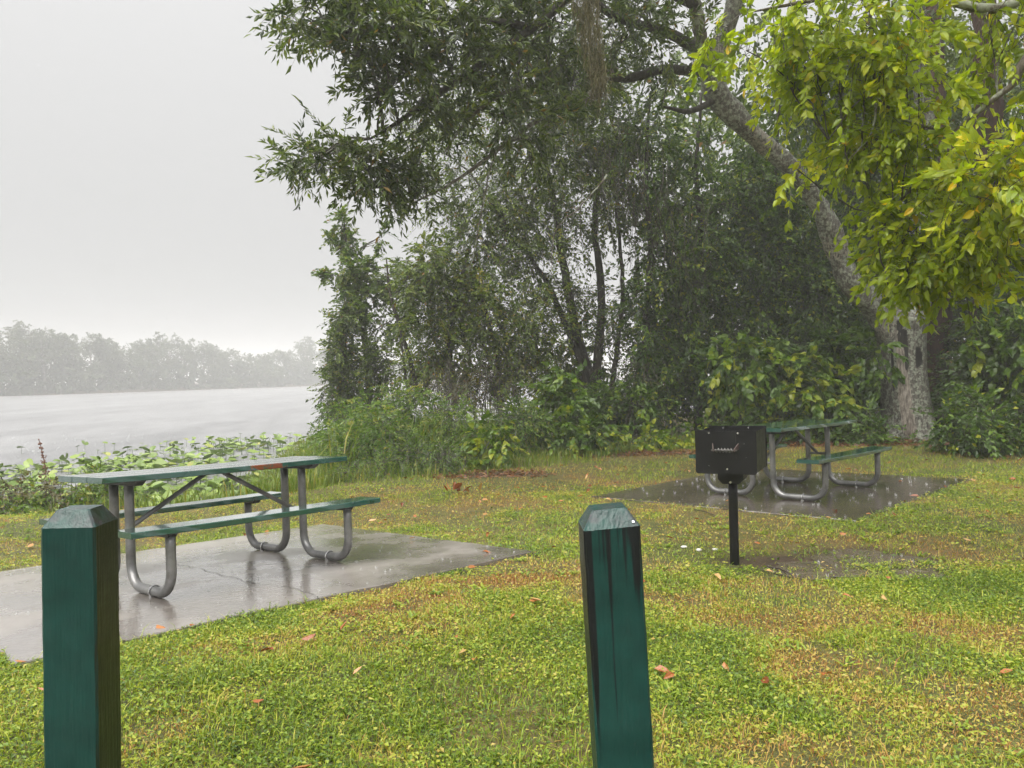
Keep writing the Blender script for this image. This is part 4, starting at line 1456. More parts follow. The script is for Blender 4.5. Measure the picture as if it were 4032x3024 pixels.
# dark back row to the right
for k, (lb, px_, Y_, bl_, bk) in enumerate([
    ('red barked pine trunk behind the elm leaves, left of two', 2020, 19, [(2010, 500, 100, 130, 20, 1.2, 190), (1960, 330, 90, 110, 20, 1.2, 130), (2040, 720, 80, 120, 19.5, 1.2, 170), (2000, 100, 100, 120, 20, 1.3, 120)], 'bark_red'),
    ('red barked pine trunk behind the elm leaves, right of two', 2140, 18, [(2120, 550, 90, 130, 19.4, 1.2, 180), (2180, 720, 90, 110, 18, 1.1, 170), (2160, 330, 90, 120, 20, 1.2, 130), (2120, 820, 80, 70, 17.5, 1.0, 120), (2190, 120, 90, 120, 20, 1.2, 110)], 'bark_red'),
    ('dark tree at the right edge of the wood', 2260, 16, [(2260, 600, 110, 150, 16.5, 1.2, 200), (2240, 820, 110, 110, 15.5, 1.1, 190), (2270, 330, 120, 150, 17, 1.4, 150)], 'bark_dark')]):
    nm = 'pine_tree' if k < 2 else 'dark_tree'
    rr = .34 if k < 2 else .2
    wood_tree(nm, lb, [[(px_, 930, Y_, rr), (px_ - 2, 700, Y_, rr * .95), (px_ + 2, 450, Y_, rr * .9), (px_ - 4, 250, Y_, rr * .85), (px_ - 12, 50, Y_, rr * .8), (px_ - 16, -200, Y_, rr * .6)]], bl_, .5, 12, .12, .066, M['leaf_vine'] if k == 2 else M['leaf_wood'], bark=bk, group=GW, tint_c=-.12, tint_s=.3, gravity=.3)

# depth of the wood behind: one mass, closes the dark side
nW = 5200
wx_ = rng.uniform(4.5, 24, nW); wy_ = rng.uniform(19.5, 26, nW) + (wx_ - 4) * .12
wz_ = rng.uniform(.2, 10.5, nW) ** 1.0
keepw = shore_s(wx_, wy_) < -.3
C_ = np.column_stack([wx_, wy_, ground(wx_, wy_) + wz_])[keepw]
lv, te = sprays(C_, nrmz(rng.normal(size=C_.shape)), .8, 12, .24, .13, gravity=.3, flat=.35, tint_c=-.1)
V, f, k = leaf_geo(*lv[:5])
o = obj('wood_thicket', mesh_np('wood_thicket', V, f[0], f[1], False, {'tint': np.repeat(lv[5], k)}), M['leaf_wood'], None, 'stuff')
o['label'] = 'dense dark thicket filling the depth of the wood on the right'

# ------------------------------------------------------------------ hanging moss and vine strands
mo = thing('hanging_moss', 'long brown beard of moss hanging from the leaning tree at the top', 'moss', at(1275, -40, 9.8))
mb = MB()
for k in range(700):
    f_ = rng.random() ** .9
    q3 = int(rng.integers(0, 5))
    cx_ = 1256 + f_ * 44 + (-22, -8, 6, 20, 0)[q3] * (1 - .4 * f_) + rng.normal() * (5, 7, 6, 5, 22)[q3] * (1 - .4 * f_)
    top = at(cx_ - f_ * 4, -70 + f_ * 260, 9.8)
    ln = (.15 + .40 * rng.random()) * (1.1 - .45 * f_) * (.7, 1.0, 1.25, .8, .6)[q3]
    z_ = np.linspace(0, 1, 11)
    cw = np.cumsum(rng.normal(size=(11, 2)), axis=0) * .009
    mb.tube(np.column_stack([top[0] + rng.normal() * .012 + cw[:, 0], top[1] + rng.normal() * .10 + cw[:, 1], top[2] - z_ * ln + rng.normal(size=11) * .006]), .0036 * (1 - .5 * z_), 3, False, {'tint': float(np.clip(rng.normal() * .28 + .5, 0, 1))})
for i in range(len(mb.V)):
    mb.V[i] = mb.V[i] - np.array(mo.location)
obj('strands', mb.mesh('strands'), M['moss'], mo, 'stuff')
for (px_, py_, Y_, wpx, lpx, nn_, lb) in [(1370, 330, 15.5, 60, 300, 26, 'curtain of thin dark vine stems hanging left of the pale limb'), (1460, 420, 15.8, 60, 260, 26, 'curtain of thin dark vine stems hanging under the fork of the pale limb'), (1290, 300, 15.5, 40, 250, 16, 'curtain of thin dark vine stems hanging below the moss beard')]:
    vs = thing('hanging_vines', lb, 'vines', at(px_, py_, Y_), 0, 'hanging vine curtains')
    mb = MB()
    for k in range(nn_):
        tp_ = at(px_ + rng.normal() * wpx * .7, py_ - 60 + rng.random() * 140, Y_ + rng.normal() * .4)
        hang_strands(mb, tp_[0], tp_[1], tp_[2], lpx * Y_ / PXM * (.4 + .7 * rng.random()), .004 + .004 * rng.random(), .5, 12, .3)
    for i in range(len(mb.V)):
        mb.V[i] = mb.V[i] - np.array(vs.location)
    obj('strands', mb.mesh('strands'), M['vinestrand'], vs, 'stuff')


# ------------------------------------------------------------------ shrubs along the edge of the wood
def shrub(name, label, px_, py_, rpx, rpy, Y_, rd, nsp, mat, L=.08, W=.04, slen=.34, m=12, stems=9, group='shrubs along the edge of the wood', **kw):
    c = at(px_, py_, Y_)
    base = np.array([c[0], c[1], gz(c[0], c[1])])
    t = thing(name, label, 'shrub', base, 0, group)
    r = np.array([rpx * Y_ / PXM, rd, rpy * Y_ / PXM])
    B = []
    for q_ in range(5):
        o_ = rng.normal(size=3) * .42
        B.append(dict(c=c + o_ * r, r=r * .66, n=nsp // 5))
    mb = MB()
    for k in range(stems):
        e = c + nrmz(rng.normal(size=3)) * r * .8
        s = base + np.array([rng.normal() * .12 * r[0], rng.normal() * .1, -.05])
        md = (s + e) / 2 + rng.normal(size=3) * .08
        mb.tube(smooth_path([s, md, e], 9) - base, np.linspace(.014, .004, 9), 5)
    obj('stems', mb.mesh('stems'), M['bark_twig'], t, 'stuff')
    name_c = kw.pop('crown_name', 'foliage')
    kw.setdefault('dens', 1.5)
    crown(t, B, slen, m, L, W, mat, name=name_c, clump=.3, per=5, **kw)
    return t


SH = M['leaf_shrub']; VN = M['leaf_vine']
shrub('shrub', 'rounded green shrub at the foot of the vine draped tree by the lake', 800, 915, 85, 45, 15.0, .8, 190, SH)
shrub('shrub', 'light green shrub below the leaning sapling', 885, 900, 75, 55, 14.0, .8, 200, SH, tint_c=.12)
shrub('shrub', 'low grey green shrub left of the yellow vine mound', 760, 985, 80, 50, 12.6, .8, 190, SH, tint_c=-.1)
shrub('shrub', 'brownish weedy shrub behind the end of the lakeside bench', 880, 1000, 85, 48, 11.6, .7, 190, SH, L=.06, W=.028, tint_c=-.05)
shrub('dead_bush', 'brown withered bush in front of the many stemmed tree', 960, 820, 60, 60, 15.8, .7, 130, M['leaf_brown'], L=.06, W=.02, stems=26)
shrub('dead_bush', 'dark dead brush left of the many stemmed tree', 1060, 830, 80, 70, 16.4, .8, 120, M['leaf_brown'], L=.06, W=.02, stems=34, tint_c=-.25)
shrub('dead_bush', 'dead brush under the hanging vines right of the many stemmed tree', 1370, 800, 50, 90, 16.9, .6, 90, M['leaf_brown'], L=.06, W=.02, stems=30, tint_c=-.3)
shrub('vine_mound', 'bright green mound of heart leaved vine at the lawn edge', 1050, 965, 42, 50, 11.9, .35, 66, VN, L=.10, W=.085, heart=True, fine=True, tint_c=.25, tint_s=.3, m=9)
shrub('vine_mound', 'dark green vine heaped on a stump before the many stemmed tree', 1195, 850, 55, 48, 14.6, .5, 80, VN, L=.13, W=.10, heart=True, fine=True, m=9, tint_c=.05)
shrub('vine_mound', 'leafy green vine mound in front of the many stemmed tree', 1240, 930, 80, 38, 13.6, .6, 120, VN, L=.11, W=.08, heart=True, fine=True, m=10, tint_c=.05)
shrub('vine_mound', 'yellow green vine patch at the lawn edge left of the grill', 1400, 955, 85, 26, 14.4, .6, 95, VN, L=.11, W=.085, heart=True, fine=True, m=9, tint_c=.32)
shrub('shrub', 'olive shrub with arching stems between the vine mounds', 1120, 900, 60, 60, 13.8, .6, 130, SH, L=.09, W=.03, tint_c=.02)
shrub('shrub', 'green shrub under the trailing vines left of the grill', 1340, 880, 60, 55, 15.6, .6, 120, VN, L=.12, W=.07)
hv = dict(heart=True, fine=True, m=10)
shrub('shrub', 'leafy green shrub spilling onto the bank beyond the first table top', 720, 960, 60, 34, 13.6, .6, 150, SH, tint_c=.1)
shrub('shrub', 'fine leaved olive shrub at the lawn edge right of the first table', 800, 1020, 70, 30, 11.2, .5, 170, SH, L=.05, W=.022, tint_c=.05)
shrub('shrub', 'fine leaved brown green shrub at the lawn edge before the vine mound', 960, 1000, 60, 34, 11.4, .5, 150, SH, L=.05, W=.022, tint_c=.0)
shrub('shrub', 'broad leaved green shrub behind the olive shrub', 840, 950, 80, 48, 12.8, .6, 190, SH, L=.09, W=.04, tint_c=.12)
shrub('shrub', 'tangled green shrub below the dead brush', 1000, 915, 70, 48, 13.2, .6, 170, SH, L=.08, W=.03, tint_c=.1)
shrub('shrub', 'leafy shrub standing behind the forked stems of the many stemmed tree', 1245, 800, 60, 75, 18.8, .6, 150, VN, L=.12, W=.07)
s1 = shrub('vine_mound', 'big leaved green vine bank behind the grill', 1600, 830, 80, 95, 15.6, .6, 190, VN, L=.16, W=.13, mat_o=M['leaf_vine_o'], n_single=150, tint_c=.16, **hv)
shrub('vine_mound', 'big leaved yellow green vine bank behind the second picnic table', 1720, 860, 75, 75, 15.2, .6, 170, VN, L=.16, W=.13, mat_o=M['leaf_vine_o'], n_single=150, tint_c=.26, **hv)
shrub('vine_mound', 'dark vine bank left of the pale split trunk', 1830, 840, 65, 100, 16.0, .6, 170, VN, L=.14, W=.11, tint_c=-.1, **hv)
shrub('shrub', 'low dark shrub behind the second picnic table', 1640, 930, 130, 35, 15.0, .6, 200, VN, L=.10, W=.06, tint_c=.02)
shrub('shrub', 'low leafy shrub at the left foot of the pale split trunk', 1850, 935, 60, 32, 14.6, .5, 120, SH, L=.09, W=.05, tint_c=-.05)
shrub('seedling_patch', 'small green seedlings growing against the pale trunk base', 1950, 972, 48, 20, 14.4, .3, 60, SH, L=.07, W=.04, slen=.2, m=8, tint_c=.1)
shrub('shrub', 'dark green shrub at the right edge below the elm leaves', 2150, 930, 95, 75, 12.6, .8, 260, VN, L=.10, W=.06, tint_c=-.05)
shrub('shrub', 'tall shaded shrub right of the pale trunk', 2110, 820, 70, 85, 15.0, .8, 200, VN, L=.12, W=.08, tint_c=-.12)
shrub('vine_mound', 'big leaved vine climbing at the right edge of the picture', 2170, 740, 70, 90, 14.4, .7, 170, VN, L=.15, W=.12, tint_c=.0, **hv)
shrub('shrub', 'shaded shrub behind the pale trunk base', 2040, 890, 60, 60, 17.0, .7, 150, VN, L=.11, W=.07, tint_c=-.2)

# ------------------------------------------------------------------ shore plants left of the wood
shrub('shrub', 'bushy weed with round leaves at the bank behind the first picnic table', 220, 1065, 85, 42, 9.6, .5, 210, SH, L=.05, W=.036, slen=.22, tint_c=.15, group='weeds along the lake bank')
shrub('shrub', 'reddish leggy weed at the left edge of the bank', 70, 1075, 60, 38, 9.3, .4, 70, M['leaf_brown'], L=.05, W=.034, slen=.22, stems=16, group='weeds along the lake bank', tint_c=.2)
shrub('shrub', 'low green weed on the bank at the left edge of the picture', 20, 1095, 60, 25, 8.9, .4, 110, SH, L=.06, W=.03, slen=.2, tint_c=.2, group='weeds along the lake bank')
dk = thing('dock_weed', 'tall red brown seed stalk rising above the bank weeds at left', 'weed', at(95, 1090, 9.3))
mb = MB()
st = smooth_path([at(98, 1085, 9.3), at(100, 1040, 9.3), at(94, 990, 9.3), at(84, 950, 9.3)], 14)
mb.tube(st, np.linspace(.008, .004, 14), 5)
for q_ in np.linspace(.35, 1, 90):
    c_ = st[min(13, int(q_ * 13))] + rng.normal(size=3) * np.array([.028, .02, .018]) * (1.25 - q_)
    a_ = rng.random() * 6
    mb.tube([c_ - np.array([0, 0, .009]), c_, c_ + np.array([0, 0, .009])], [.002, .010, .003], 5)
for i in range(len(mb.V)):
    mb.V[i] = mb.V[i] - np.array(dk.location)
obj('seed_stalk', mb.mesh('seed_stalk'), simple('dock_seed', (.13, .055, .03), .6), dk)

# tall grass along the bank and wood edge
def tall_grass(name, label, xs, ys, hmean, wbl, per, mat):
    n = len(xs) * per
    bx = np.repeat(xs, per) + rng.normal(size=n) * .10
    by = np.repeat(ys, per) + rng.normal(size=n) * .10
    bz = ground(bx, by) - .01
    h = hmean * (.4 + .9 * rng.random(n))
    a = rng.random(n) * 2 * math.pi
    lean = (.15 + .5 * rng.random(n)) * h
    d = np.column_stack([np.cos(a), np.sin(a), np.zeros(n)])
    sd = np.column_stack([-np.sin(a), np.cos(a), np.zeros(n)])
    B0 = np.column_stack([bx, by, bz])
    M1 = B0 + d * (lean * .35)[:, None] + np.array([0, 0, 1.]) * (h * .6)[:, None]
    T1 = B0 + d * lean[:, None] + np.array([0, 0, 1.]) * (h * .92)[:, None]
    w = wbl * (.6 + .8 * rng.random(n))[:, None]
    V = np.stack([B0 - sd * w * .5, B0 + sd * w * .5, M1 + sd * w * .45, M1 - sd * w * .45, T1], 1).reshape(-1, 3)
    lo = (np.arange(n)[:, None] * 5 + np.array([0, 1, 2, 3, 3, 2, 4])[None]).ravel()
    ti = np.clip(np.repeat(rng.random(len(xs)), per) * .5 + rng.normal(size=n) * .22 + .2, 0, 1)
    o = obj(name, mesh_np(name, V, lo, np.tile([4, 3], n), False, {'tint': np.repeat(ti, 5)}), mat, None, 'stuff')
    o['label'] = label


k = 0
def along(pts, n, spread):
    P_ = smooth_path(np.array(pts, float), n)
    return P_[:, 0] + rng.normal(size=n) * spread, P_[:, 1] + rng.normal(size=n) * spread


x1, y1 = along([(-9, 9.0), (-6, 9.2), (-4.2, 9.3), (-3.2, 9.9), (-2.7, 10.6)], 190, .28)
tall_grass('bank_grass', 'tall green grass along the lake bank behind the first table', x1, y1, .32, .010, 14, M['tallgrass'])
x1, y1 = along([(-2.9, 10.4), (-2.3, 11.0), (-1.6, 11.3), (-.9, 11.6), (.2, 12.3), (1.4, 13.4), (3, 14.8), (4.5, 15.4)], 330, .35)
tall_grass('edge_grass', 'tall grass and weeds along the front of the wood', x1, y1, .20, .009, 11, M['tallgrass'])
x1, y1 = along([(-3.2, 12), (-3.0, 13.5), (-2.2, 13.5), (-1, 13.8), (.2, 14.2)], 120, .5)
tall_grass('reed_clumps', 'long bladed grass clumps before the dead brush', x1, y1, .75, .016, 13, M['tallgrass'])
x1, y1 = along([(-3.4, 11.5), (-3.8, 14), (-5, 17), (-6, 20)], 150, .6)
tall_grass('shore_grass', 'grass growing in the shallows among the lily leaves', x1, y1, .45, .012, 12, M['tallgrass'])

# ------------------------------------------------------------------ water lilies: five patches, each leaf a part
def lily_leaf_mesh(name, seed, up):
    r2 = np.random.default_rng(seed)
    n = 15
    notch = .30
    th = np.linspace(notch, 2 * math.pi - notch, n)
    r = 1 + .06 * np.sin(3 * th + r2.random() * 6)
    ring = np.column_stack([r * np.cos(th) * .58 - .05, r * np.sin(th) * .46, .05 * np.sin(2 * th + r2.random() * 6) + up * .16 * np.abs(np.sin(th))])
    V = np.vstack([[(.0, 0, 0)], ring, ring * np.array([1, 1, 1]) - np.array([0, 0, .008]), [(0, 0, -.008)]])
    F = [(0, 1 + i, 2 + i) for i in range(n - 1)]
    F += [(2 * n + 1, n + 2 + i, n + 1 + i) for i in range(n - 1)]
    F += [(1 + i, n + 1 + i, n + 2 + i, 2 + i) for i in range(n - 1)]
    me = MB().add(V, F).mesh(name)
    me.materials.append(M['leaf_lily_o'])
    return me


lily_me = [lily_leaf_mesh('lily_blade', s_, u_) for s_, u_ in ((1, .4), (2, 1.2), (3, 2.0), (4, .2))]
stalk_mat = simple('lily_stalk', (.07, .12, .03), .5)
patches = [
    ('patch of broad lily leaves on the water at the left edge', [(-13.2, 20.1), (-10, 15.2)], 230, 1.5, .16),
    ('patch of lily leaves floating behind the left end of the first table', [(-9.9, 17), (-7.2, 13.8)], 260, 1.2, .20),
    ('patch of lily leaves seen through the legs of the first table', [(-7.1, 14.0), (-5.2, 13.6)], 150, .9, .10),
    ('dense bank of upright lily leaves beyond the first table top', [(-10.1, 21.3), (-7.1, 19), (-5.6, 16.5)], 300, 1.35, .34),
    ('dense mat of lily leaves in the middle of the bed, left of the upright bank', [(-11.2, 22.5), (-9.3, 19.2)], 280, 1.3, .22),
    ('mat of lily leaves close to the bank behind the first table', [(-8.4, 16.0), (-6.2, 15.0), (-5.2, 14.6)], 280, 1.0, .20),
    ('far edge of the lily bed, against the open lake', [(-11.5, 25.8), (-8.5, 26.4), (-6.6, 24.0)], 290, 1.4, .40)]
for lb, line, n_, spr, up in patches:
    LP = smooth_path(np.array(line, float), max(n_, 4)) if len(line) > 2 else np.linspace(line[0], line[1], n_)
    c0 = LP.mean(0)
    t = thing('water_lily_patch', lb, 'water lilies', (c0[0], c0[1], WATER_Z), 0, 'water lily patches along the shore')
    smb = MB()
    for k in range(n_):
        x_, y_ = LP[k] + rng.normal(size=2) * spr
        if gz(x_, y_) > WATER_Z + .25:
            x_ -= 1.0; y_ += .6
        hgt = max(.012, up * .55 * (.1 + 1.2 * rng.random())) if rng.random() < .7 else .012
        hgt = hgt if up > .09 or rng.random() < .35 else .012
        base_z = max(WATER_Z, gz(x_, y_))
        o = bpy.data.objects.new('leaf', lily_me[int(rng.integers(0, 4))])
        COL.objects.link(o)
        o.parent = t
        s_ = .245 * (.45 + .8 * rng.random())
        tl = .05 if hgt < .03 else .30
        o.location = (x_ - c0[0], y_ - c0[1], base_z - WATER_Z + hgt + (.0 if hgt < .03 else .02))
        o.rotation_euler = (rng.normal() * tl, rng.normal() * tl, rng.random() * 6.28)
        o.scale = (s_, s_, s_)
        if hgt > .03:
            smb.tube([(x_ - c0[0], y_ - c0[1], base_z - WATER_Z - .1), (x_ - c0[0], y_ - c0[1], base_z - WATER_Z + hgt + .015)], .006, 5)
    if smb.n:
        obj('stalks', smb.mesh('stalks'), stalk_mat, t, 'stuff')

# ------------------------------------------------------------------ lawn
def lawn(n, y0, y1, hw, kind):
    """kind 0 blades, 1 small round weed leaves"""
    u = rng.random(n)
    y = np.sqrt(y0 ** 2 + u * (y1 ** 2 - y0 ** 2))
    x = (rng.random(n) * 2 - 1) * (y * .70 + .5)
    e_ = fbm(x * 6, y * 6, 2) * .045 - .012
    s1_ = in_poly(x + (SLAB1.mean(0)[0] - x) * -e_, y + (SLAB1.mean(0)[1] - y) * -e_, SLAB1)
    s2_ = in_poly(x + (SLAB2.mean(0)[0] - x) * -e_, y + (SLAB2.mean(0)[1] - y) * -e_, SLAB2)
    keep = ~s1_ & ~s2_
    pd = in_poly(x, y, PUD)
    keep &= ~pd | (rng.random(n) < .06 + .9 * sstep(.52, .62, fbm(x * 5 + 1, y * 5 + 2, 3)))
    for (lx, ly, ra, rb) in litter_zones[:4]:
        dd = np.hypot((x - lx) / ra, (y - ly) / rb) + (fbm(x * 3, y * 3, 3) - .5) * .7
        keep &= (dd > .85) | (rng.random(n) < .12)
    dd = np.hypot((x - 1.85) / .5, (y - 5.62) / .14)
    keep &= (dd > .9) | (rng.random(n) < .2)
    s = shore_s(x, y)
    keep &= s < -.1
    x, y = x[keep], y[keep]
    thin = fbm(x * 1.7 + 40, y * 1.7, 3)
    k2 = rng.random(len(x)) < sstep(.28, .48, thin) * .65 + .35
    return x[k2], y[k2]


def dryness(x, y):
    d = fbm(x * .55 + 3, y * .75 + 8, 4)
    d2 = fbm(x * 2.2 + 13, y * 2.8 + 28, 3)
    v = sstep(.43, .65, d * .55 + d2 * .45) * .92
    # worn brown patches seen in the lawn
    for (cx, cy, ra, rb, a_) in ((-.55, 4.15, .45, .35, .55), (-1.4, 3.75, .5, .22, .5), (-.9, 8.6, 1.4, .6, .12), (-2.2, 3.0, .6, .4, .4), (.9, 4.6, .8, .4, .18), (2.6, 3.9, .9, .3, .12), (3.5, 6.0, 1.2, .5, .15), (-.1, 5.0, .6, .3, .3)):
        q_ = np.hypot((x - cx) / ra, (y - cy) / rb)
        v = v + a_ * np.exp(-q_ ** 2) * (.6 + .8 * d2)
    return v


def build_blades(name, x, y, h, w, label, seg=True, mat=None):
    n = len(x)
    z = ground(x, y)
    dr = dryness(x, y)
    a = rng.random(n) * 2 * math.pi
    hh = h * (.35 + .9 * rng.random(n)) * (1 - .45 * np.clip(dr, 0, 1)) * (.5 + 1.0 * fbm(x * 5 + 3, y * 5, 2)) * np.where(rng.random(n) > .955, 2.0, 1.0)
    lean = hh * (.25 + 1.1 * rng.random(n))
    d = np.column_stack([np.cos(a), np.sin(a), np.zeros(n)])
    sd = np.column_stack([-np.sin(a), np.cos(a), np.zeros(n)])
    ww = (w * (.6 + .8 * rng.random(n)))[:, None]
    B0 = np.column_stack([x, y, z - .004])
    Zv = np.array([0, 0, 1.])
    ti = np.clip(dr * .66 + rng.normal(size=n) * .17 + .24 + (rng.random(n) > .93) * .25, 0, 1)
    if seg:
        M1 = B0 + d * (lean * .35)[:, None] + Zv * (hh * .65)[:, None]
        T1 = B0 + d * lean[:, None] + Zv * (hh * .85)[:, None]
        V = np.stack([B0 - sd * ww * .5, B0 + sd * ww * .5, M1 + sd * ww * .5, M1 - sd * ww * .5, T1], 1).reshape(-1, 3)
        lo = (np.arange(n)[:, None] * 5 + np.array([0, 1, 2, 3, 3, 2, 4])[None]).ravel()
        me = mesh_np(name, V, lo, np.tile([4, 3], n), False, {'tint': np.repeat(ti, 5)})
    else:
        T1 = B0 + d * lean[:, None] + Zv * (hh * .85)[:, None]
        V = np.stack([B0 - sd * ww * .5, B0 + sd * ww * .5, T1], 1).reshape(-1, 3)
        me = mesh_np(name, V, np.arange(3 * n), np.full(n, 3), False, {'tint': np.repeat(ti, 3)})
    o = obj(name, me, mat or M['grass'], None, 'stuff')
    o['label'] = label


def build_weeds(name, x, y, size, label):
    n = len(x)
    z = ground(x, y)
    dr = dryness(x, y)
    k2 = rng.random(n) > np.clip(dr * .8, 0, .85)
    x, y, z, dr = x[k2], y[k2], z[k2], dr[k2]
    n = len(x)
    P = np.column_stack([x, y, z + .006 + .032 * rng.random(n) * (.4 + 1.1 * fbm(x * 4, y * 4, 2))])
    a = rng.random(n) * 2 * math.pi
    D = np.column_stack([np.cos(a), np.sin(a), rng.normal(size=n) * .35])
    N = np.column_stack([rng.normal(size=n) * .4, rng.normal(size=n) * .4, np.ones(n)])
    L = size * (.55 + .8 * rng.random(n))
    V, f, k = leaf_geo(P, D, N, L, L * (.5 + .35 * rng.random(n)))
    ti = np.clip(dr * .34 + rng.normal(size=n) * .19 + .22 + (fbm(x * 3 + 7, y * 3, 3) - .5) * .5, 0, .75)
    o = obj(name, mesh_np(name, V, f[0], f[1], False, {'tint': np.repeat(ti, k)}), M['grass'], None, 'stuff')
    o['label'] = label


x, y = lawn(165000, 2.3, 5.2, 0, 0)
build_blades('lawn_grass', x, y, .038, .0036, 'short patchy green and straw coloured lawn grass in the foreground')
x, y = lawn(150000, 4.9, 9.5, 0, 0)
build_blades('lawn_grass', x, y, .042, .0055, 'short patchy lawn grass round the two concrete pads', False)
x, y = lawn(120000, 9.0, 17, 0, 0)
build_blades('lawn_grass', x, y, .05, .009, 'short lawn grass in front of the wood', False)
x, y = lawn(135000, 2.3, 5.4, 0, 0)
build_weeds('lawn_weeds', x, y, .017, 'tiny round leaved weeds mixed through the foreground lawn')
x, y = lawn(60000, 5.2, 10, 0, 0)
build_weeds('lawn_weeds', x, y, .025, 'tiny round leaved weeds mixed through the lawn round the pads')
# bigger weed tufts
tx, ty = lawn(420, 2.5, 7.5, 0, 0)
nn_ = len(tx)
bx = np.repeat(tx, 9) + rng.normal(size=nn_ * 9) * .018; by = np.repeat(ty, 9) + rng.normal(size=nn_ * 9) * .018
a = rng.random(nn_ * 9) * 6.28
V, f, k = leaf_geo(np.column_stack([bx, by, ground(bx, by) + .004]), np.column_stack([np.cos(a), np.sin(a), .7 + .5 * rng.random(nn_ * 9)]), np.column_stack([-np.cos(a) * .6, -np.sin(a) * .6, np.ones(nn_ * 9)]), .055 * (.5 + .8 * rng.random(nn_ * 9)), .013, True, curl=.35)
o = obj('weed_tufts', mesh_np('weed_tufts', V, f[0], f[1], False, {'tint': np.repeat(np.clip(rng.normal(size=nn_ * 9) * .1 + .25, 0, 1), k)}), M['grass'], None, 'stuff')
o['label'] = 'broader bladed weed tufts scattered in the foreground lawn'

# ------------------------------------------------------------------ litter
lx_, ly_, w_ = [], [], []
for (cx, cy, ra, rb), n_ in zip(litter_zones[:4], (2600, 700, 500, 700)):
    a = rng.random(n_) * 6.28; r_ = np.sqrt(rng.random(n_)) * 1.05
    lx_.append(cx + ra * r_ * np.cos(a)); ly_.append(cy + rb * r_ * np.sin(a))
lx_, ly_ = np.concatenate(lx_), np.concatenate(ly_)
n_ = len(lx_)
a = rng.random(n_) * 6.28
V, f, k = leaf_geo(np.column_stack([lx_, ly_, ground(lx_, ly_) + .004 + .02 * rng.random(n_)]), np.column_stack([np.cos(a), np.sin(a), rng.normal(size=n_) * .25]), np.column_stack([rng.normal(size=n_) * .35, rng.normal(size=n_) * .35, np.ones(n_)]), .075 * (.5 + rng.random(n_)), .03, False)
o = obj('leaf_litter', mesh_np('leaf_litter', V, f[0], f[1], False, {'tint': np.repeat(np.clip(rng.normal(size=n_) * .22 + .3, 0, 1), k)}), M['dead'], None, 'stuff')
o['label'] = 'wet red brown leaf litter in patches along the wood edge'

dl = [leaf_mesh_single('dead_leaf_blade', 1.0, w__, False, 0, c_, f_) for w__, c_, f_ in ((.5, .3, .25), (.42, -.25, .3), (.6, .15, -.2))]
for q_ in dl:
    q_.materials.append(M['dead_o'])
fx, fy = lawn(420, 2.7, 12, 0, 0)
for k in range(min(len(fx), 240)):
    o = bpy.data.objects.new('fallen_leaf', dl[k % 3])
    COL.objects.link(o)
    a = rng.random() * 6.28
    s_ = .04 + .045 * rng.random()
    o.matrix_world = frame_matrix(np.array([fx[k], fy[k], gz(fx[k], fy[k]) + .042]), np.array([math.cos(a), math.sin(a), rng.normal() * .25]), nrmz(np.array([rng.normal() * .4, rng.normal() * .4, 1.0])), s_)
    tag(o, 'brown fallen leaf lying on the wet lawn', 'leaf', 'fallen leaves on the lawn')
for k, (x_, y_, pl) in enumerate(((-.25, 5.9, P1), (-.9, 6.7, P1), (-1.9, 4.15, P1), (-3.0, 5.3, P1), (2.2, 8.2, P2), (4.6, 9.4, P2), (3.0, 7.4, P2))):
    o = bpy.data.objects.new('fallen_leaf', dl[k % 3])
    COL.objects.link(o)
    a = rng.random() * 6.28
    o.matrix_world = frame_matrix(np.array([x_, y_, float(plane(pl, x_, y_)) + .012]), np.array([math.cos(a), math.sin(a), .02]), np.array([.05, .05, 1.0]), .06 + .03 * rng.random())
    tag(o, ['orange leaf stuck on the lakeside pad at its right corner', 'brown leaf stuck on the lakeside pad behind the table', 'brown leaf stuck on the lakeside pad near its front edge', 'brown leaf on the lakeside pad left of the table', 'brown leaf on the flooded pad left of the second table', 'brown leaf on the flooded pad right of the second table', 'brown leaf on the flooded pad near its front corner'][k], 'leaf', 'fallen leaves on the pads')
# a curled dry leaf cluster at the lawn edge
c_ = at(985, 1085, 9.2); c_[2] = gz(c_[0], c_[1])
t = thing('dry_frond', 'curled orange brown dead frond lying on the lawn behind the first table', 'dead leaf', c_)
for k in range(9):
    o = bpy.data.objects.new('leaf', dl[k % 3]); COL.objects.link(o); o.parent = t
    a = rng.random() * 6.28
    o.matrix_basis = frame_matrix(np.array([rng.normal() * .10, rng.normal() * .04, .02 + .05 * rng.random()]), np.array([math.cos(a), math.sin(a), .5 + rng.random()]), nrmz(rng.normal(size=3)), .09 + .05 * rng.random())

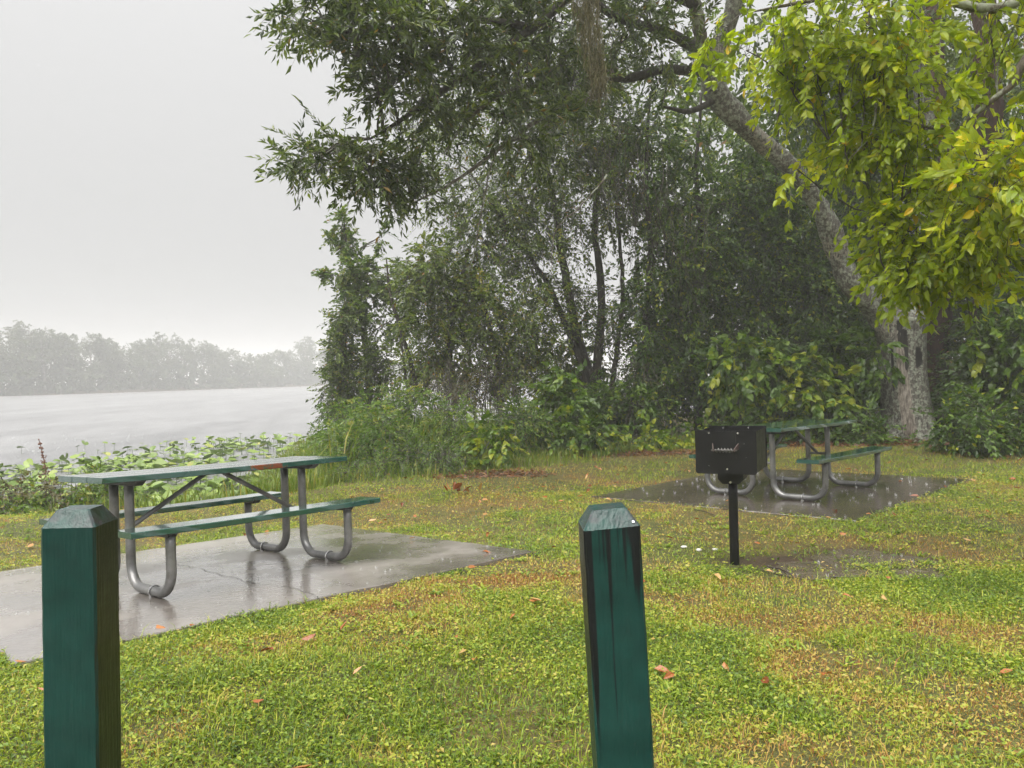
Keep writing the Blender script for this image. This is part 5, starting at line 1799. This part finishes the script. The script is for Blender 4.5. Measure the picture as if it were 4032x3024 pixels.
# sticks in the puddle mud, pebbles by the grill
for k, (p0, p1, lb) in enumerate((((1650, 1228), (1712, 1246), 'thin dark stick lying at the left end of the puddle'), ((1795, 1252), (1960, 1262), 'thin dark stick lying across the front of the puddle'), ((1500, 1104), (1545, 1118), 'short dark twig on the lawn left of the grill post'))):
    def gp(px_, py_):
        d3 = at(px_, py_, 1.0) - np.array([0, 0, CAM_H])
        tt = -CAM_H / d3[2]
        q_ = d3 * tt
        return np.array([q_[0], q_[1], gz(q_[0], q_[1]) + .016])
    a_, b_ = gp(*p0), gp(*p1)
    pth = smooth_path([a_, (a_ + b_) / 2 + np.array([.01, .03, .004]), b_], 12)
    o = obj('stick', MB().tube(pth, np.linspace(.007, .004, 12), 6).mesh('stick', True), M['stick'])
    tag(o, lb, 'stick')
for k, (px_, py_, lb) in enumerate(((1478, 1190, 'white pebble left of the grill post, the leftmost'), (1510, 1196, 'white pebble left of the grill post, the middle one'), (1545, 1194, 'white pebble beside the foot of the grill post'))):
    p_ = gp(px_, py_)
    V = nrmz(rng.normal(size=(14, 3)))
    th_ = []
    mbp = MB()
    for i_ in range(5):
        pass
    prof_ = [(.002, -.012), (.018, -.006), (.022, .002), (.014, .009), (.001, .012)]
    mbp.tube([(0, 0, z_) for _, z_ in prof_], [r_ * (.8 + .5 * rng.random()) for r_, _ in prof_], 8, True, wob=.12)
    o = obj('pebble', mbp.mesh('pebble', True), M['pebble'])
    o.location = p_ - np.array([0, 0, .006])
    o.rotation_euler = (0, 0, rng.random() * 6)
    tag(o, lb, 'pebble')

# ------------------------------------------------------------------ rain splashing on the pads and the puddle
def splashes(name, label, n, poly, zfun, smin, smax):
    mb = MB()
    lo_, hi_ = poly.min(0), poly.max(0)
    c = 0
    while c < n:
        p = lo_ + rng.random(2) * (hi_ - lo_)
        if not in_poly(np.array([p[0]]), np.array([p[1]]), poly)[0]:
            continue
        c += 1
        s = smin + (smax - smin) * rng.random() ** 2
        z = zfun(p[0], p[1])
        k = int(rng.integers(4, 8))
        for i in range(k):
            a = i * 6.28 / k + rng.random() * .6
            h = s * (.5 + .8 * rng.random())
            d = np.array([math.cos(a), math.sin(a), 0])
            b = np.array([p[0], p[1], z]) + d * s * .28
            tip = b + d * s * .22 + np.array([0, 0, h])
            mb.tube([b, (b + tip) / 2 + d * s * .03, tip], [s * .07, s * .045, s * .015], 4, False)
        for i in range(int(rng.integers(1, 4))):
            q_ = np.array([p[0] + rng.normal() * s * .4, p[1] + rng.normal() * s * .4, z + s * (.6 + 1.2 * rng.random())])
            r_ = s * .05
            mb.tube([q_ - np.array([0, 0, r_ * 1.4]), q_, q_ + np.array([0, 0, r_ * 1.4])], [r_ * .3, r_, r_ * .3], 5)
    o = obj(name, mb.mesh(name, True), M['splash'], None, 'stuff')
    o['label'] = label


splashes('rain_splashes', 'small crowns of rain splashing on the flooded pad', 150, SLAB2 + (SLAB2.mean(0) - SLAB2) * .03, lambda x_, y_: float(plane(P2, x_, y_)) + .001, .010, .034)
splashes('rain_splashes', 'small crowns of rain splashing on the lakeside pad', 120, SLAB1 + (SLAB1.mean(0) - SLAB1) * .03, lambda x_, y_: float(plane(P1, x_, y_)) + .001, .008, .018)
splashes('rain_splashes', 'small crowns of rain splashing in the muddy puddle', 34, PUD, lambda x_, y_: gz(x_, y_) + .007, .008, .022)

# falling rain: still drops in the air over the near lawn
n_ = 800
yy = rng.uniform(2.6, 8.5, n_)
xx = (rng.random(n_) * 2 - 1) * yy * .7
zz_ = rng.uniform(.1, 3.2, n_)
r_ = rng.uniform(.0009, .0019, n_)
oct_ = np.array([(1, 0, 0), (0, 1, 0), (-1, 0, 0), (0, -1, 0), (0, 0, 1.5), (0, 0, -1.2)], float)
V = (np.column_stack([xx, yy, zz_])[:, None] + oct_[None] * r_[:, None, None]).reshape(-1, 3)
lo = (np.arange(n_)[:, None] * 6 + np.array([0, 1, 4, 1, 2, 4, 2, 3, 4, 3, 0, 4, 1, 0, 5, 2, 1, 5, 3, 2, 5, 0, 3, 5])[None]).ravel()
o = obj('rain_drops', mesh_np('rain_drops', V, lo, np.full(8 * n_, 3), True), M['splash'], None, 'stuff')
o['label'] = 'falling raindrops in the air over the lawn'

lake_poly = np.array([(-5.5, 12.5), (-14, 13.5), (-26, 34), (-9, 34), (-7.5, 24)], float)
splashes('rain_splashes', 'rain pocking the lake surface beyond the lily leaves', 420, lake_poly, lambda x_, y_: WATER_Z + .002, .03, .07)
# ------------------------------------------------------------------ haze
m = MB().box((-1600, -400, -3.2), (1600, 1900, HAZE_TOP))
hz = obj('haze', m.mesh('haze'), None, None, 'stuff')
hz['label'] = 'pale grey rain haze filling the air over lake and lawn'
ht = NT('rain_haze')
pv = ht.n('ShaderNodeVolumePrincipled')
pv.inputs['Color'].default_value = (.94, .945, .95, 1)
pv.inputs['Density'].default_value = HAZE_DENSITY
pv.inputs['Anisotropy'].default_value = 0.0
ht.l(pv.outputs[0], ht.out.inputs['Volume'])
hz.data.materials.append(ht.m)
